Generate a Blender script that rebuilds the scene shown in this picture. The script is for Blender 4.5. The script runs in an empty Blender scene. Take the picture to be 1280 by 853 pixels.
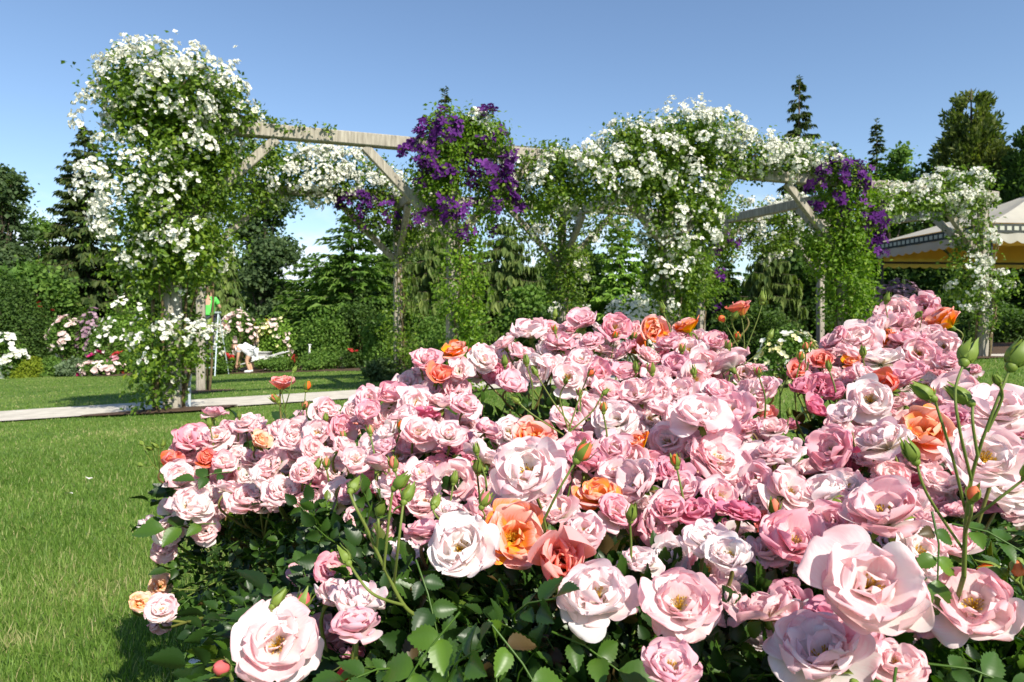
import bpy, math
import numpy as np
from mathutils import Vector

R = math.radians
scene = bpy.context.scene
COL = scene.collection

# ------------------------------------------------------------------ camera
CAMZ = 1.1
FPX = 853.0          # focal length in pixels of the 1280 px wide photograph
HZ = 400.0           # its horizon row
cam_d = bpy.data.cameras.new("camera")
cam = bpy.data.objects.new("camera", cam_d)
COL.objects.link(cam)
cam.location = (0, 0, CAMZ)
cam.rotation_euler = (R(90), 0, 0)
cam_d.sensor_width = 36.0
cam_d.lens = 36.0 * FPX / 1280.0
cam_d.shift_y = -(426.5 - HZ) / 1280.0
cam_d.clip_start = 0.02
cam_d.clip_end = 800
cam_d.dof.use_dof = True
cam_d.dof.focus_distance = 0.85
cam_d.dof.aperture_fstop = 16.0
scene.camera = cam

# ------------------------------------------------------------------ sky + sun
SUN_EL, SUN_AZ = R(43), math.atan2(0.6, -0.8)       # azimuth measured from +Y towards +X
sun_dir = Vector((math.sin(SUN_AZ) * math.cos(SUN_EL), math.cos(SUN_AZ) * math.cos(SUN_EL), math.sin(SUN_EL)))
world = bpy.data.worlds.new("World")
scene.world = world
world.use_nodes = True
wt = world.node_tree
for n in list(wt.nodes):
    wt.nodes.remove(n)
def wn(t, **kw):
    n = wt.nodes.new(t)
    for k, v in kw.items():
        setattr(n, k, v)
    return n
w_out = wn('ShaderNodeOutputWorld')
w_bg = wn('ShaderNodeBackground')
w_sky = wn('ShaderNodeTexSky')
w_sky.sky_type = 'NISHITA'
w_sky.sun_disc = False
w_sky.sun_elevation = SUN_EL
w_sky.sun_rotation = SUN_AZ
w_sky.air_density = 1.0
w_sky.dust_density = 0.3
w_sky.ozone_density = 3.2
w_tc = wn('ShaderNodeTexCoord')
w_map = wn('ShaderNodeMapping')
w_map.inputs['Scale'].default_value = (1.0, 1.0, 2.6)
w_noise = wn('ShaderNodeTexNoise')
w_noise.inputs['Scale'].default_value = 5.0
w_noise.inputs['Detail'].default_value = 7.0
w_noise.inputs['Roughness'].default_value = 0.6
w_sep = wn('ShaderNodeSeparateXYZ')
w_r1 = wn('ShaderNodeMapRange', interpolation_type='SMOOTHSTEP')
w_r1.inputs['From Min'].default_value = 0.20
w_r1.inputs['From Max'].default_value = 0.09
w_r2 = wn('ShaderNodeMapRange', interpolation_type='SMOOTHSTEP')
w_r2.inputs['From Min'].default_value = 0.40
w_r2.inputs['From Max'].default_value = 0.62
w_mul = wn('ShaderNodeMath', operation='MULTIPLY')
w_mix = wn('ShaderNodeMix', data_type='RGBA')
w_mix.inputs[7].default_value = (7.2, 7.8, 8.8, 1)
L = wt.links.new
L(w_tc.outputs['Generated'], w_map.inputs['Vector'])
L(w_map.outputs[0], w_noise.inputs['Vector'])
L(w_tc.outputs['Generated'], w_sep.inputs[0])
L(w_sep.outputs['Z'], w_r1.inputs['Value'])
L(w_noise.outputs[0], w_r2.inputs['Value'])
L(w_r1.outputs[0], w_mul.inputs[0])
L(w_r2.outputs[0], w_mul.inputs[1])
L(w_mul.outputs[0], w_mix.inputs[0])
L(w_sky.outputs[0], w_mix.inputs[6])
L(w_mix.outputs[2], w_bg.inputs['Color'])
w_bg.inputs['Strength'].default_value = 0.11
L(w_bg.outputs[0], w_out.inputs['Surface'])

sun_d = bpy.data.lights.new("sun", 'SUN')
sun_d.energy = 5.0
sun_d.angle = R(0.5)
sun_d.color = (1.0, 0.94, 0.82)
sun_o = bpy.data.objects.new("sun", sun_d)
COL.objects.link(sun_o)
sun_o.rotation_euler = (-sun_dir).to_track_quat('-Z', 'Y').to_euler()
sun_o.location = (6, -8, 10)

vs = scene.view_settings
scene.display_settings.display_device = 'sRGB'
vs.view_transform = 'Standard'
vs.look = 'None'
vs.gamma = 1.0
vs.use_curve_mapping = False
vs.exposure = 0.66
scene.cycles.max_bounces = 8
scene.cycles.diffuse_bounces = 4
scene.cycles.glossy_bounces = 2
scene.cycles.transmission_bounces = 5
scene.cycles.transparent_max_bounces = 4
scene.cycles.caustics_reflective = False
scene.cycles.caustics_refractive = False
scene.cycles.sample_clamp_indirect = 6.0
try:
    scene.cycles.use_denoising = True
    scene.cycles.denoiser = 'OPENIMAGEDENOISE'
    scene.cycles.denoising_input_passes = 'RGB_ALBEDO_NORMAL'
    scene.cycles.denoising_prefilter = 'ACCURATE'
except Exception:
    pass

# ------------------------------------------------------------------ helpers
def rng(seed):
    return np.random.default_rng(seed)

def gz(x, y):
    """Height of the gently sloping garden ground."""
    x = np.asarray(x, float); y = np.asarray(y, float)
    xc = 26 * np.tanh(x / 26.0)
    yc = np.where(y > 20, 20 + 12 * np.tanh((y - 20) / 12.0), np.where(y < 0, 3 * np.tanh(y / 3.0), y))
    return 0.385 + 0.0396 * xc - 0.0277 * yc

def at(px, py, d):
    """3-D point seen at a pixel of the photograph, d metres into the scene."""
    return np.array([(px - 640.0) / FPX * d, d, CAMZ - (py - HZ) / FPX * d])

def ground_at(px, py):
    kx = (px - 640.0) / FPX; kz = (py - HZ) / FPX
    d = 0.715 / (kz + 0.0396 * kx - 0.0277)
    return np.array([kx * d, d, float(gz(kx * d, d))])

def mesh_from(name, V, F, mats=(), midx=None, smooth=True, attrs=None):
    """V (n,3); F a list of index arrays, each (m,3) or (m,4)."""
    if isinstance(F, np.ndarray):
        F = [F]
    F = [np.asarray(f, np.int32) for f in F if len(f)]
    me = bpy.data.meshes.new(name)
    V = np.asarray(V, np.float32)
    me.vertices.add(len(V))
    me.vertices.foreach_set('co', V.ravel())
    nl = sum(f.size for f in F)
    npoly = sum(len(f) for f in F)
    me.loops.add(nl)
    me.polygons.add(npoly)
    me.loops.foreach_set('vertex_index', np.concatenate([f.ravel() for f in F]))
    tot = np.concatenate([np.full(len(f), f.shape[1], np.int32) for f in F])
    start = np.concatenate([[0], np.cumsum(tot)[:-1]]).astype(np.int32)
    me.polygons.foreach_set('loop_start', start)
    me.polygons.foreach_set('loop_total', tot)
    me.polygons.foreach_set('use_smooth', np.full(npoly, smooth, bool))
    for m in mats:
        me.materials.append(m)
    if midx is not None:
        me.polygons.foreach_set('material_index', np.asarray(midx, np.int32))
    if attrs:
        for k, a in attrs.items():
            a = np.asarray(a, np.float32)
            if a.ndim == 1:
                at_ = me.attributes.new(k, 'FLOAT', 'POINT')
                at_.data.foreach_set('value', a)
            else:
                at_ = me.attributes.new(k, 'FLOAT_VECTOR', 'POINT')
                at_.data.foreach_set('vector', a.ravel())
    me.update(calc_edges=True)
    me.validate()
    return me

def obj(name, me, parent=None, loc=None):
    o = bpy.data.objects.new(name, me)
    COL.objects.link(o)
    if parent is not None:
        o.parent = parent
    if loc is not None:
        o.location = loc
    return o

def tag(o, label=None, cat=None, group=None, kind=None):
    if label: o['label'] = label
    if cat: o['category'] = cat
    if group: o['group'] = group
    if kind: o['kind'] = kind
    return o

def thing(name, label, cat, loc=(0, 0, 0), group=None):
    o = bpy.data.objects.new(name, None)
    COL.objects.link(o)
    o.location = loc
    o.empty_display_size = 0.1
    return tag(o, label, cat, group)

def norm(v):
    v = np.asarray(v, float)
    return v / np.maximum(np.linalg.norm(v, axis=-1, keepdims=True), 1e-9)

def basis(ydir, zdir):
    y = norm(ydir)
    x = norm(np.cross(y, zdir))
    z = np.cross(x, y)
    return np.stack([x, y, z], -1)      # columns

def scatter(tv, tf, pos, ydir, zdir, scale):
    """Copies of a template (tv, tf) into one vertex/face soup."""
    n, k = len(pos), len(tv)
    B = basis(ydir, zdir)
    sc = np.asarray(scale, float)
    if sc.ndim == 1:
        sc = sc[:, None]
    loc = tv[None] * sc[:, None, :]
    V = np.einsum('nij,nkj->nki', B, loc) + pos[:, None, :]
    F = tf[None] + (np.arange(n) * k)[:, None, None]
    return V.reshape(-1, 3), F.reshape(-1, tf.shape[1])

def tube(pts, radii, seg=6, caps=True):
    pts = np.asarray(pts, float)
    n = len(pts)
    radii = np.broadcast_to(np.asarray(radii, float), (n,))
    t = np.gradient(pts, axis=0)
    t = norm(t)
    ref = np.array([0.0, 0, 1]) if abs(t[0][2]) < 0.9 else np.array([1.0, 0, 0])
    V = []
    u = norm(np.cross(t[0], ref))
    for i in range(n):
        u = norm(u - t[i] * np.dot(u, t[i]))
        w = np.cross(t[i], u)
        a = np.arange(seg) * 2 * math.pi / seg
        V.append(pts[i] + radii[i] * (np.cos(a)[:, None] * u + np.sin(a)[:, None] * w))
    V = np.concatenate(V)
    F = []
    for i in range(n - 1):
        for j in range(seg):
            F.append((i * seg + j, i * seg + (j + 1) % seg, (i + 1) * seg + (j + 1) % seg, (i + 1) * seg + j))
    F = np.array(F)
    return V, F

class Soup:
    """Collects vertices and faces of one mesh."""
    def __init__(self):
        self.V, self.Q, self.T, self.n = [], [], [], 0
        self.mq, self.mt, self.A = [], [], []
    def add(self, V, F, mi=0, a=None):
        V = np.asarray(V, float).reshape(-1, 3)
        F = np.asarray(F)
        self.V.append(V)
        self.A.append(np.zeros(len(V)) if a is None else np.broadcast_to(np.asarray(a, float), (len(V),)))
        if F.shape[1] == 4:
            self.Q.append(F + self.n); self.mq.append(np.full(len(F), mi))
        else:
            self.T.append(F + self.n); self.mt.append(np.full(len(F), mi))
        self.n += len(V)
        return self
    def tube(self, pts, r, seg=6, mi=0, a=None):
        V, F = tube(pts, r, seg)
        return self.add(V, F, mi, a)
    def box(self, c, s, rot=None, mi=0, bev=0.0):
        hx, hy, hz = np.array(s) / 2.0
        b = min(bev, 0.45 * min(hx, hy, hz) * 2)
        if b <= 0:
            V = np.array([(x, y, z) for x in (-hx, hx) for y in (-hy, hy) for z in (-hz, hz)])
            F = np.array([(0, 1, 3, 2), (4, 6, 7, 5), (0, 4, 5, 1), (2, 3, 7, 6), (0, 2, 6, 4), (1, 5, 7, 3)])
            if rot is not None: V = V @ np.array(rot).T
            return self.add(V + np.array(c), F, mi)
        # chamfered along z-length edges: an octagonal bar with bevelled ends
        prof = np.array([(-hx + b, -hy), (hx - b, -hy), (hx, -hy + b), (hx, hy - b), (hx - b, hy), (-hx + b, hy), (-hx, hy - b), (-hx, -hy + b)])
        k = 1 - b / max(hx, hy)
        rings = [(-hz, k), (-hz + b, 1), (hz - b, 1), (hz, k)]
        V = np.array([(p[0] * s_, p[1] * s_, z) for z, s_ in rings for p in prof])
        F = [(i * 8 + j, i * 8 + (j + 1) % 8, (i + 1) * 8 + (j + 1) % 8, (i + 1) * 8 + j) for i in range(3) for j in range(8)]
        F += [(7, 6, 1, 0), (6, 5, 2, 1), (5, 4, 3, 2)]
        F += [(24 + 0, 24 + 1, 24 + 6, 24 + 7), (24 + 1, 24 + 2, 24 + 5, 24 + 6), (24 + 2, 24 + 3, 24 + 4, 24 + 5)]
        if rot is not None: V = V @ np.array(rot).T
        return self.add(V + np.array(c), np.array(F), mi)
    def bar(self, p0, p1, w, h, mi=0, bev=0.0):
        """A squared timber from p0 to p1, w wide (horizontally) and h deep."""
        p0 = np.array(p0, float); p1 = np.array(p1, float)
        z = norm(p1 - p0)
        up = np.array([0, 0, 1.0]) if abs(z[2]) < 0.95 else np.array([0.94, 0.34, 0])
        x = norm(np.cross(up, z)); y = np.cross(z, x)
        return self.box((p0 + p1) / 2, (w, h, np.linalg.norm(p1 - p0)), np.stack([x, y, z], -1), mi, bev)
    def build(self, name, mats, parent=None, smooth=True, attr=None, loc=None):
        if not isinstance(mats, (list, tuple)): mats = [mats]
        F, mi = [], []
        if self.Q: F.append(np.concatenate(self.Q)); mi.append(np.concatenate(self.mq))
        if self.T: F.append(np.concatenate(self.T)); mi.append(np.concatenate(self.mt))
        V = np.concatenate(self.V)
        if loc is not None: V = V - np.asarray(loc)
        me = mesh_from(name, V, F, mats, np.concatenate(mi), smooth, {attr: np.concatenate(self.A)} if attr else None)
        return obj(name, me, parent)

# ------------------------------------------------------------------ materials
def mat(name):
    m = bpy.data.materials.new(name)
    m.use_nodes = True
    t = m.node_tree
    for n in list(t.nodes):
        t.nodes.remove(n)
    return m, t
def ramp(t, stops):
    n = t.nodes.new('ShaderNodeValToRGB')
    e = n.color_ramp.elements
    while len(e) > 1: e.remove(e[-1])
    e[0].position, e[0].color = stops[0][0], (*stops[0][1], 1)
    for p, c in stops[1:]:
        x = e.new(p); x.color = (*c, 1)
    return n
def leaf_mat(name, stops, rough=0.5, trans=0.3, spec=0.3, tcol=None, obj_var=0.0):
    """Leaf tissue: the 'rnd' attribute picks each leaf's own green; part of the light passes through."""
    m, t = mat(name)
    l = t.links.new
    out = t.nodes.new('ShaderNodeOutputMaterial')
    a = t.nodes.new('ShaderNodeAttribute'); a.attribute_name = 'rnd'
    rp = ramp(t, stops)
    l(a.outputs['Fac'], rp.inputs[0])
    p = t.nodes.new('ShaderNodeBsdfPrincipled')
    p.inputs['Roughness'].default_value = rough
    p.inputs['Specular IOR Level'].default_value = spec
    l(rp.outputs[0], p.inputs['Base Color'])
    tr = t.nodes.new('ShaderNodeBsdfTranslucent')
    mx = t.nodes.new('ShaderNodeMix'); mx.data_type = 'RGBA'; mx.blend_type = 'MULTIPLY'
    mx.inputs[0].default_value = 1.0
    l(rp.outputs[0], mx.inputs[6])
    mx.inputs[7].default_value = (*(tcol or (1.5, 1.7, 0.6)), 1)
    l(mx.outputs[2], tr.inputs['Color'])
    ms = t.nodes.new('ShaderNodeMixShader'); ms.inputs[0].default_value = trans
    l(p.outputs[0], ms.inputs[1]); l(tr.outputs[0], ms.inputs[2])
    l(ms.outputs[0], out.inputs['Surface'])
    return m
def plain_mat(name, c0, c1=None, rough=0.7, scale=8.0, bump=0.0, stretch=(1, 1, 1), spec=0.3, metallic=0.0, detail=6.0, lo=0.3, hi=0.7):
    m, t = mat(name)
    l = t.links.new
    out = t.nodes.new('ShaderNodeOutputMaterial')
    p = t.nodes.new('ShaderNodeBsdfPrincipled')
    p.inputs['Roughness'].default_value = rough
    p.inputs['Specular IOR Level'].default_value = spec
    p.inputs['Metallic'].default_value = metallic
    tc = t.nodes.new('ShaderNodeTexCoord'); mp = t.nodes.new('ShaderNodeMapping')
    mp.inputs['Scale'].default_value = stretch
    nz = t.nodes.new('ShaderNodeTexNoise')
    nz.inputs['Scale'].default_value = scale; nz.inputs['Detail'].default_value = detail
    l(tc.outputs['Object'], mp.inputs[0]); l(mp.outputs[0], nz.inputs['Vector'])
    rp = ramp(t, [(lo, c0), (hi, c1 or c0)])
    l(nz.outputs[0], rp.inputs[0]); l(rp.outputs[0], p.inputs['Base Color'])
    if bump:
        b = t.nodes.new('ShaderNodeBump'); b.inputs['Strength'].default_value = bump; b.inputs['Distance'].default_value = 0.01
        l(nz.outputs[0], b.inputs['Height']); l(b.outputs[0], p.inputs['Normal'])
    l(p.outputs[0], out.inputs['Surface'])
    return m

# leaf templates: y runs from stalk to tip, z is the upper side
KITE_V = np.array([(0, 0, 0), (-0.34, 0.45, 0.08), (0, 1, -0.06), (0.34, 0.45, 0.08)], float)
KITE_F = np.array([(0, 2, 1), (0, 3, 2)])
_lw = [0.04, 0.27, 0.34, 0.25, 0.02]
_ly = [0.0, 0.25, 0.5, 0.76, 1.0]
_lz = [0.0, 0.035, 0.03, 0.0, -0.07]
LEAF_V = np.array([v for w, y, z in zip(_lw, _ly, _lz) for v in ((-w, y, z + 0.30 * w), (0, y, z), (w, y, z + 0.30 * w))])
LEAF_F = np.array([f for i in range(4) for f in ((3 * i, 3 * i + 1, 3 * i + 4, 3 * i + 3), (3 * i + 1, 3 * i + 2, 3 * i + 5, 3 * i + 4))])

# ================================================================== SETTING
M_soil = plain_mat("soil", (0.045, 0.026, 0.015), (0.10, 0.06, 0.035), 0.95, 14, 0.6)
def lawn_material():
    m, t = mat("lawn")
    l = t.links.new
    out = t.nodes.new('ShaderNodeOutputMaterial'); p = t.nodes.new('ShaderNodeBsdfPrincipled')
    p.inputs['Roughness'].default_value = 0.85; p.inputs['Specular IOR Level'].default_value = 0.15
    tc = t.nodes.new('ShaderNodeTexCoord')
    n1 = t.nodes.new('ShaderNodeTexNoise'); n1.inputs['Scale'].default_value = 0.9; n1.inputs['Detail'].default_value = 5
    n2 = t.nodes.new('ShaderNodeTexNoise'); n2.inputs['Scale'].default_value = 45; n2.inputs['Detail'].default_value = 4
    l(tc.outputs['Object'], n1.inputs['Vector']); l(tc.outputs['Object'], n2.inputs['Vector'])
    r1 = ramp(t, [(0.35, (0.08, 0.145, 0.022)), (0.65, (0.14, 0.205, 0.038))])
    l(n1.outputs[0], r1.inputs[0])
    r2 = ramp(t, [(0.3, (0.55, 0.55, 0.55)), (0.7, (1.25, 1.25, 1.2))])
    l(n2.outputs[0], r2.inputs[0])
    mx = t.nodes.new('ShaderNodeMix'); mx.data_type = 'RGBA'; mx.blend_type = 'MULTIPLY'; mx.inputs[0].default_value = 1
    l(r1.outputs[0], mx.inputs[6]); l(r2.outputs[0], mx.inputs[7]); l(mx.outputs[2], p.inputs['Base Color'])
    b = t.nodes.new('ShaderNodeBump'); b.inputs['Strength'].default_value = 0.5; b.inputs['Distance'].default_value = 0.02
    l(n2.outputs[0], b.inputs['Height']); l(b.outputs[0], p.inputs['Normal'])
    l(p.outputs[0], out.inputs['Surface'])
    return m
M_lawn = lawn_material()

def grid_sheet(xs, ys, lift=0.0):
    X, Y = np.meshgrid(xs, ys)
    V = np.stack([X, Y, gz(X, Y) + lift], -1).reshape(-1, 3)
    nx, ny = len(xs), len(ys)
    i = np.arange(nx - 1)[None] + (np.arange(ny - 1) * nx)[:, None]
    F = np.stack([i, i + 1, i + 1 + nx, i + nx], -1).reshape(-1, 4)
    return V, F
xs = np.concatenate([-np.geomspace(300, 1, 40), np.linspace(-0.9, 0.9, 10), np.geomspace(1, 300, 40)])
ys = np.concatenate([-np.geomspace(60, 1, 14), np.linspace(-0.5, 30, 62), np.geomspace(32, 400, 24)])
V, F = grid_sheet(xs, ys)
lawn = obj("lawn", mesh_from("lawn", V, F, [M_lawn]))
tag(lawn, kind='structure')

# the pergola's front line, from the left end to the right end, and the way to the back row
PA, PB = np.array([-4.06, 8.16]), np.array([8.90, 12.90])
PU = (PB - PA) / np.linalg.norm(PB - PA)
PN = np.array([-PU[1], PU[0]])
PLEN = float(np.linalg.norm(PB - PA))
def along(s, o):
    p = PA + PU * s + PN * o
    return p
def strip_sheet(s0, s1, o0, o1, ns, no, lift, wob=0.0, seed=1):
    r = rng(seed)
    ss = np.linspace(s0, s1, ns); oo = np.linspace(0, 1, no)
    w0 = wob * np.convolve(r.normal(size=ns + 4), np.ones(5) / 2.2, 'valid'); w1 = wob * np.convolve(r.normal(size=ns + 4), np.ones(5) / 2.2, 'valid')
    S, O = np.meshgrid(ss, oo)
    O = (o0 + w0)[None] * (1 - O) + (o1 + w1)[None] * O
    P = PA + S[..., None] * PU + O[..., None] * PN
    V = np.stack([P[..., 0], P[..., 1], gz(P[..., 0], P[..., 1]) + lift], -1).reshape(-1, 3)
    i = np.arange(ns - 1)[None] + (np.arange(no - 1) * ns)[:, None]
    return V, np.stack([i, i + 1, i + 1 + ns, i + ns], -1).reshape(-1, 4)
M_path = plain_mat("pale_gravel", (0.42, 0.38, 0.32), (0.62, 0.57, 0.49), 0.9, 6, 0.5, detail=14)
V, F = strip_sheet(-26, 34, 0.02, 1.72, 240, 5, 0.02, 0.045, 4)
path = obj("gravel_path", mesh_from("gravel_path", V, F, [M_path]))
tag(path, kind='structure')

# soil round the foot of the first post, and the long flower border at the back
def soil_patch(cx, cy, rx, ry, lift, seed, rot=0.0):
    r = rng(seed); n = 28
    a = np.arange(n) * 2 * math.pi / n
    k = 1 + 0.12 * np.sin(3 * a + r.random() * 6) + 0.06 * r.normal(size=n)
    x = rx * k * np.cos(a); y = ry * k * np.sin(a)
    X = cx + x * math.cos(rot) - y * math.sin(rot); Y = cy + x * math.sin(rot) + y * math.cos(rot)
    V = [(cx, cy, float(gz(cx, cy)) + lift + 0.03)] + [(X[i], Y[i], float(gz(X[i], Y[i])) + lift) for i in range(n)]
    F = np.array([(0, 1 + i, 1 + (i + 1) % n) for i in range(n)])
    return np.array(V), F
sp = Soup()
sp.add(*soil_patch(-4.1, 8.12, 0.85, 0.3, 0.026, 5, 0.35))
for s in (0.25, 0.5, 0.75, 1.0):
    q = along(PLEN * s, 0.0); sp.add(*soil_patch(q[0], q[1], 0.5, 0.3, 0.026, int(s * 40), 0.35))
for s in (0, 0.25, 0.5, 0.75, 1.0):
    q = along(PLEN * s, 4.0); sp.add(*soil_patch(q[0], q[1], 0.55, 0.4, 0.008, int(s * 40) + 3, 0.35))
beds = sp.build("soil_beds", M_soil)
tag(beds, kind='structure')
e0, e1 = ground_at(-60, 477), ground_at(560, 461)
def border_sheet():
    n = 60; r = rng(8)
    d = (e1 - e0)[:2]; L_ = np.linalg.norm(d); d = d / L_; nn = np.array([-d[1], d[0]])
    V = []
    for j, o in enumerate((0.0, 1.5, 4.0, 9.0)):
        for i in range(n):
            s = -6 + (L_ + 22) * i / (n - 1)
            w = 0.12 * math.sin(i * 0.9) + 0.08 * math.sin(i * 2.3) if j == 0 else 0
            p = e0[:2] + d * s + nn * (o + w)
            V.append((p[0], p[1], float(gz(p[0], p[1])) + (0.01 if j == 0 else 0.06)))
    i = np.arange(n - 1)[None] + (np.arange(3) * n)[:, None]
    return np.array(V), np.stack([i, i + 1, i + 1 + n, i + n], -1).reshape(-1, 4)
V, F = border_sheet()
border = obj("flower_border_soil", mesh_from("flower_border_soil", V, F, [M_soil]))
tag(border, kind='structure')

# ------------------------------------------------------------------ grass blades
M_grass = leaf_mat("grass_blade", [(0.0, (0.060, 0.125, 0.016)), (0.4, (0.125, 0.22, 0.034)), (0.75, (0.21, 0.30, 0.065)), (0.9, (0.31, 0.32, 0.13)), (1.0, (0.44, 0.38, 0.20))], 0.5, 0.35, 0.25)
BL_V = np.array([(-0.5, 0, 0), (0.5, 0, 0), (0.4, 0.55, 0.09), (-0.4, 0.55, 0.09), (0.0, 1.0, 0.33)])
BL_Q = np.array([(0, 1, 2, 3)]); BL_T = np.array([(3, 2, 4)])
def grass_blades():
    r = rng(11)
    P, H, W = [], [], []
    for (y0, y1, k0, k1, n, h, w) in ((1.0, 2.6, -1.15, -0.05, 84000, 0.034, 0.0024), (2.6, 5.0, -1.10, 0.32, 140000, 0.030, 0.0036),
                                     (5.0, 9.2, -1.05, 0.28, 120000, 0.026, 0.0055), (9.2, 24.0, -1.0, 0.28, 110000, 0.030, 0.011),
                                     (1.8, 6.0, 0.30, 0.75, 30000, 0.036, 0.004), (6, 16.0, 0.25, 0.85, 40000, 0.036, 0.009)):
        y = np.sqrt(r.random(n) * (y1 ** 2 - y0 ** 2) + y0 ** 2)
        x = y * (k0 + (k1 - k0) * r.random(n))
        dens = 0.5 + 0.5 * np.sin(x * 5.1 + 1.3 * np.sin(y * 3.7)) * np.sin(y * 4.3 + x * 2.1)
        keep = r.random(n) < 0.62 + 0.38 * dens
        x, y = x[keep], y[keep]
        o = (x - PA[0]) * PN[0] + (y - PA[1]) * PN[1]
        ok = (o < -0.02) | (o > 1.78)
        dd = (e1 - e0)[:2] / np.linalg.norm((e1 - e0)[:2])
        ob = (x - e0[0]) * -dd[1] + (y - e0[1]) * dd[0]
        ok &= ob < 0.05
        ok &= ((x + 4.1) / 0.85) ** 2 + ((y - 8.12) / 0.33) ** 2 > 1.0
        x, y = x[ok], y[ok]
        P.append(np.stack([x, y, gz(x, y) - 0.003], -1))
        H.append(h * (0.45 + 0.95 * r.random(len(x)) ** 1.3)); W.append(w * (0.6 + 0.7 * r.random(len(x))))
    P = np.concatenate(P); H = np.concatenate(H); W = np.concatenate(W)
    n = len(P)
    az = r.random(n) * 2 * math.pi; tilt = np.abs(r.normal(0.15, 0.42, n))
    yd = np.stack([np.cos(az) * np.sin(tilt), np.sin(az) * np.sin(tilt), np.cos(tilt)], -1)
    a2 = r.random(n) * 2 * math.pi
    zd = np.stack([np.cos(a2), np.sin(a2), 0.4 + 0 * a2], -1)
    sc = np.stack([W, H, H], -1)
    V, Q = scatter(BL_V, BL_Q, P, yd, zd, sc)
    T = (BL_T[None] + (np.arange(n) * 5)[:, None, None]).reshape(-1, 3)
    worn = np.sin(P[:, 0] * 1.1 + 2.0 * np.sin(P[:, 1] * 0.8 + 0.5)) * np.sin(P[:, 1] * 1.3 + 1.7 * np.sin(P[:, 0] * 0.9)) + 0.5 * np.sin(P[:, 0] * 7.3 + 2 * np.sin(P[:, 1] * 5.1)) * np.sin(P[:, 1] * 8.7 + P[:, 0] * 3)
    patch = 0.5 + 0.25 * np.sin(P[:, 0] * 2.3 + np.sin(P[:, 1] * 1.9)) + 0.25 * np.sin(P[:, 1] * 2.9 + 1.0 + np.sin(P[:, 0] * 3.1))
    rnd = np.clip(0.24 + 0.30 * patch + 0.18 * worn + 0.27 * r.normal(size=n), 0, 1)
    rnd = np.where((worn > 0.75) & (r.random(n) < 0.4), 0.82 + 0.16 * r.random(n), rnd)
    rnd = np.where(r.random(n) < 0.05, 0.85 + 0.15 * r.random(n), rnd)
    me = mesh_from("grass", V, [Q, T], [M_grass], None, True, {'rnd': np.repeat(rnd, 5)})
    o = obj("grass", me)
    tag(o, "short mown green grass blades of the garden lawn", "grass", kind='stuff')
grass_blades()

# fallen petals on the lawn
M_petal_w = plain_mat("fallen_petal", (0.72, 0.66, 0.58), (0.85, 0.80, 0.74), 0.6, 20)
PET_V = LEAF_V * np.array([1.6, 1.0, 1.2])
for i, (px, py, s, lab) in enumerate(((262, 834, 0.035, "curled cream petal lying on the grass beside the red bud"), (208, 844, 0.03, "yellowish fallen petal on the grass at the bottom edge"),
                                     (250, 838, 0.028, "short cream petal touching the curled one on the grass"), (81, 623, 0.04, "pale petal flat on the lawn left of the white roses"), (111, 604, 0.035, "tiny white petal far out on the lawn"))):
    g = ground_at(px, py)
    Vp, Fp = scatter(PET_V, LEAF_F, np.array([(0, 0, 0.0)]), np.array([[math.cos(i * 2.1), math.sin(i * 2.1), 0.1]]), np.array([[0.1, 0.3, 1.0]]), np.array([s]))
    o = obj("fallen_petal", mesh_from("fallen_petal", Vp, Fp, [M_petal_w]), None, (g[0], g[1], g[2] + 0.022))
    tag(o, lab, "petal", "petals lying on the lawn")

# ------------------------------------------------------------------ pergola
M_wood = plain_mat("weathered_timber", (0.20, 0.175, 0.14), (0.42, 0.38, 0.31), 0.85, 7, 0.5, (6, 6, 0.6), detail=8)
ZB = 3.55
pergola = thing("pergola", "weathered grey timber pergola with braced posts over the gravel path", "pergola", (PA[0], PA[1], float(gz(*PA))))
PL0 = np.array([PA[0], PA[1], float(gz(*PA))])
def p3(s, o, z):
    q = along(s, o); return np.array([q[0], q[1], z])
SB = [PLEN * k / 4 for k in range(5)]
def local(sp_, name):
    sp_.V = [v - PL0 for v in sp_.V]
    o = sp_.build(name, M_wood, pergola, smooth=False)
    return o
for row in (0.0, 4.0):
    for s in SB:
        foot = p3(s, row, 0); g = float(gz(foot[0], foot[1]))
        w = 0.19 if (row == 0 and s == 0) else 0.145
        foot[2] = g - 0.1
        local(Soup().bar(foot, p3(s, row, ZB - 0.19), w, w, bev=0.012), "post")
        for sg in (-1, 1):
            if (s == 0 and sg < 0) or (s == SB[-1] and sg > 0): continue
            local(Soup().bar(p3(s + sg * 0.06, row, ZB - 1.30), p3(s + sg * 1.18, row, ZB - 0.185), 0.09, 0.115, bev=0.008), "brace")
    for k in range(4):
        local(Soup().bar(p3(SB[k] - (0.35 if k == 0 else -0.004), row, ZB - 0.095), p3(SB[k + 1] + (0.35 if k == 3 else -0.004), row, ZB - 0.095), 0.15, 0.165, bev=0.012), "beam")
for s in SB:
    local(Soup().bar(p3(s, 0.084, ZB - 0.30), p3(s, 3.916, ZB - 0.30), 0.13, 0.17, bev=0.01), "tie_beam")
    for (o0, o1) in ((0.09, 1.0), (3.91, 3.0)):
        local(Soup().bar(p3(s, o0, ZB - 1.25), p3(s, o1, ZB - 0.39), 0.10, 0.12, bev=0.008), "brace")

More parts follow.
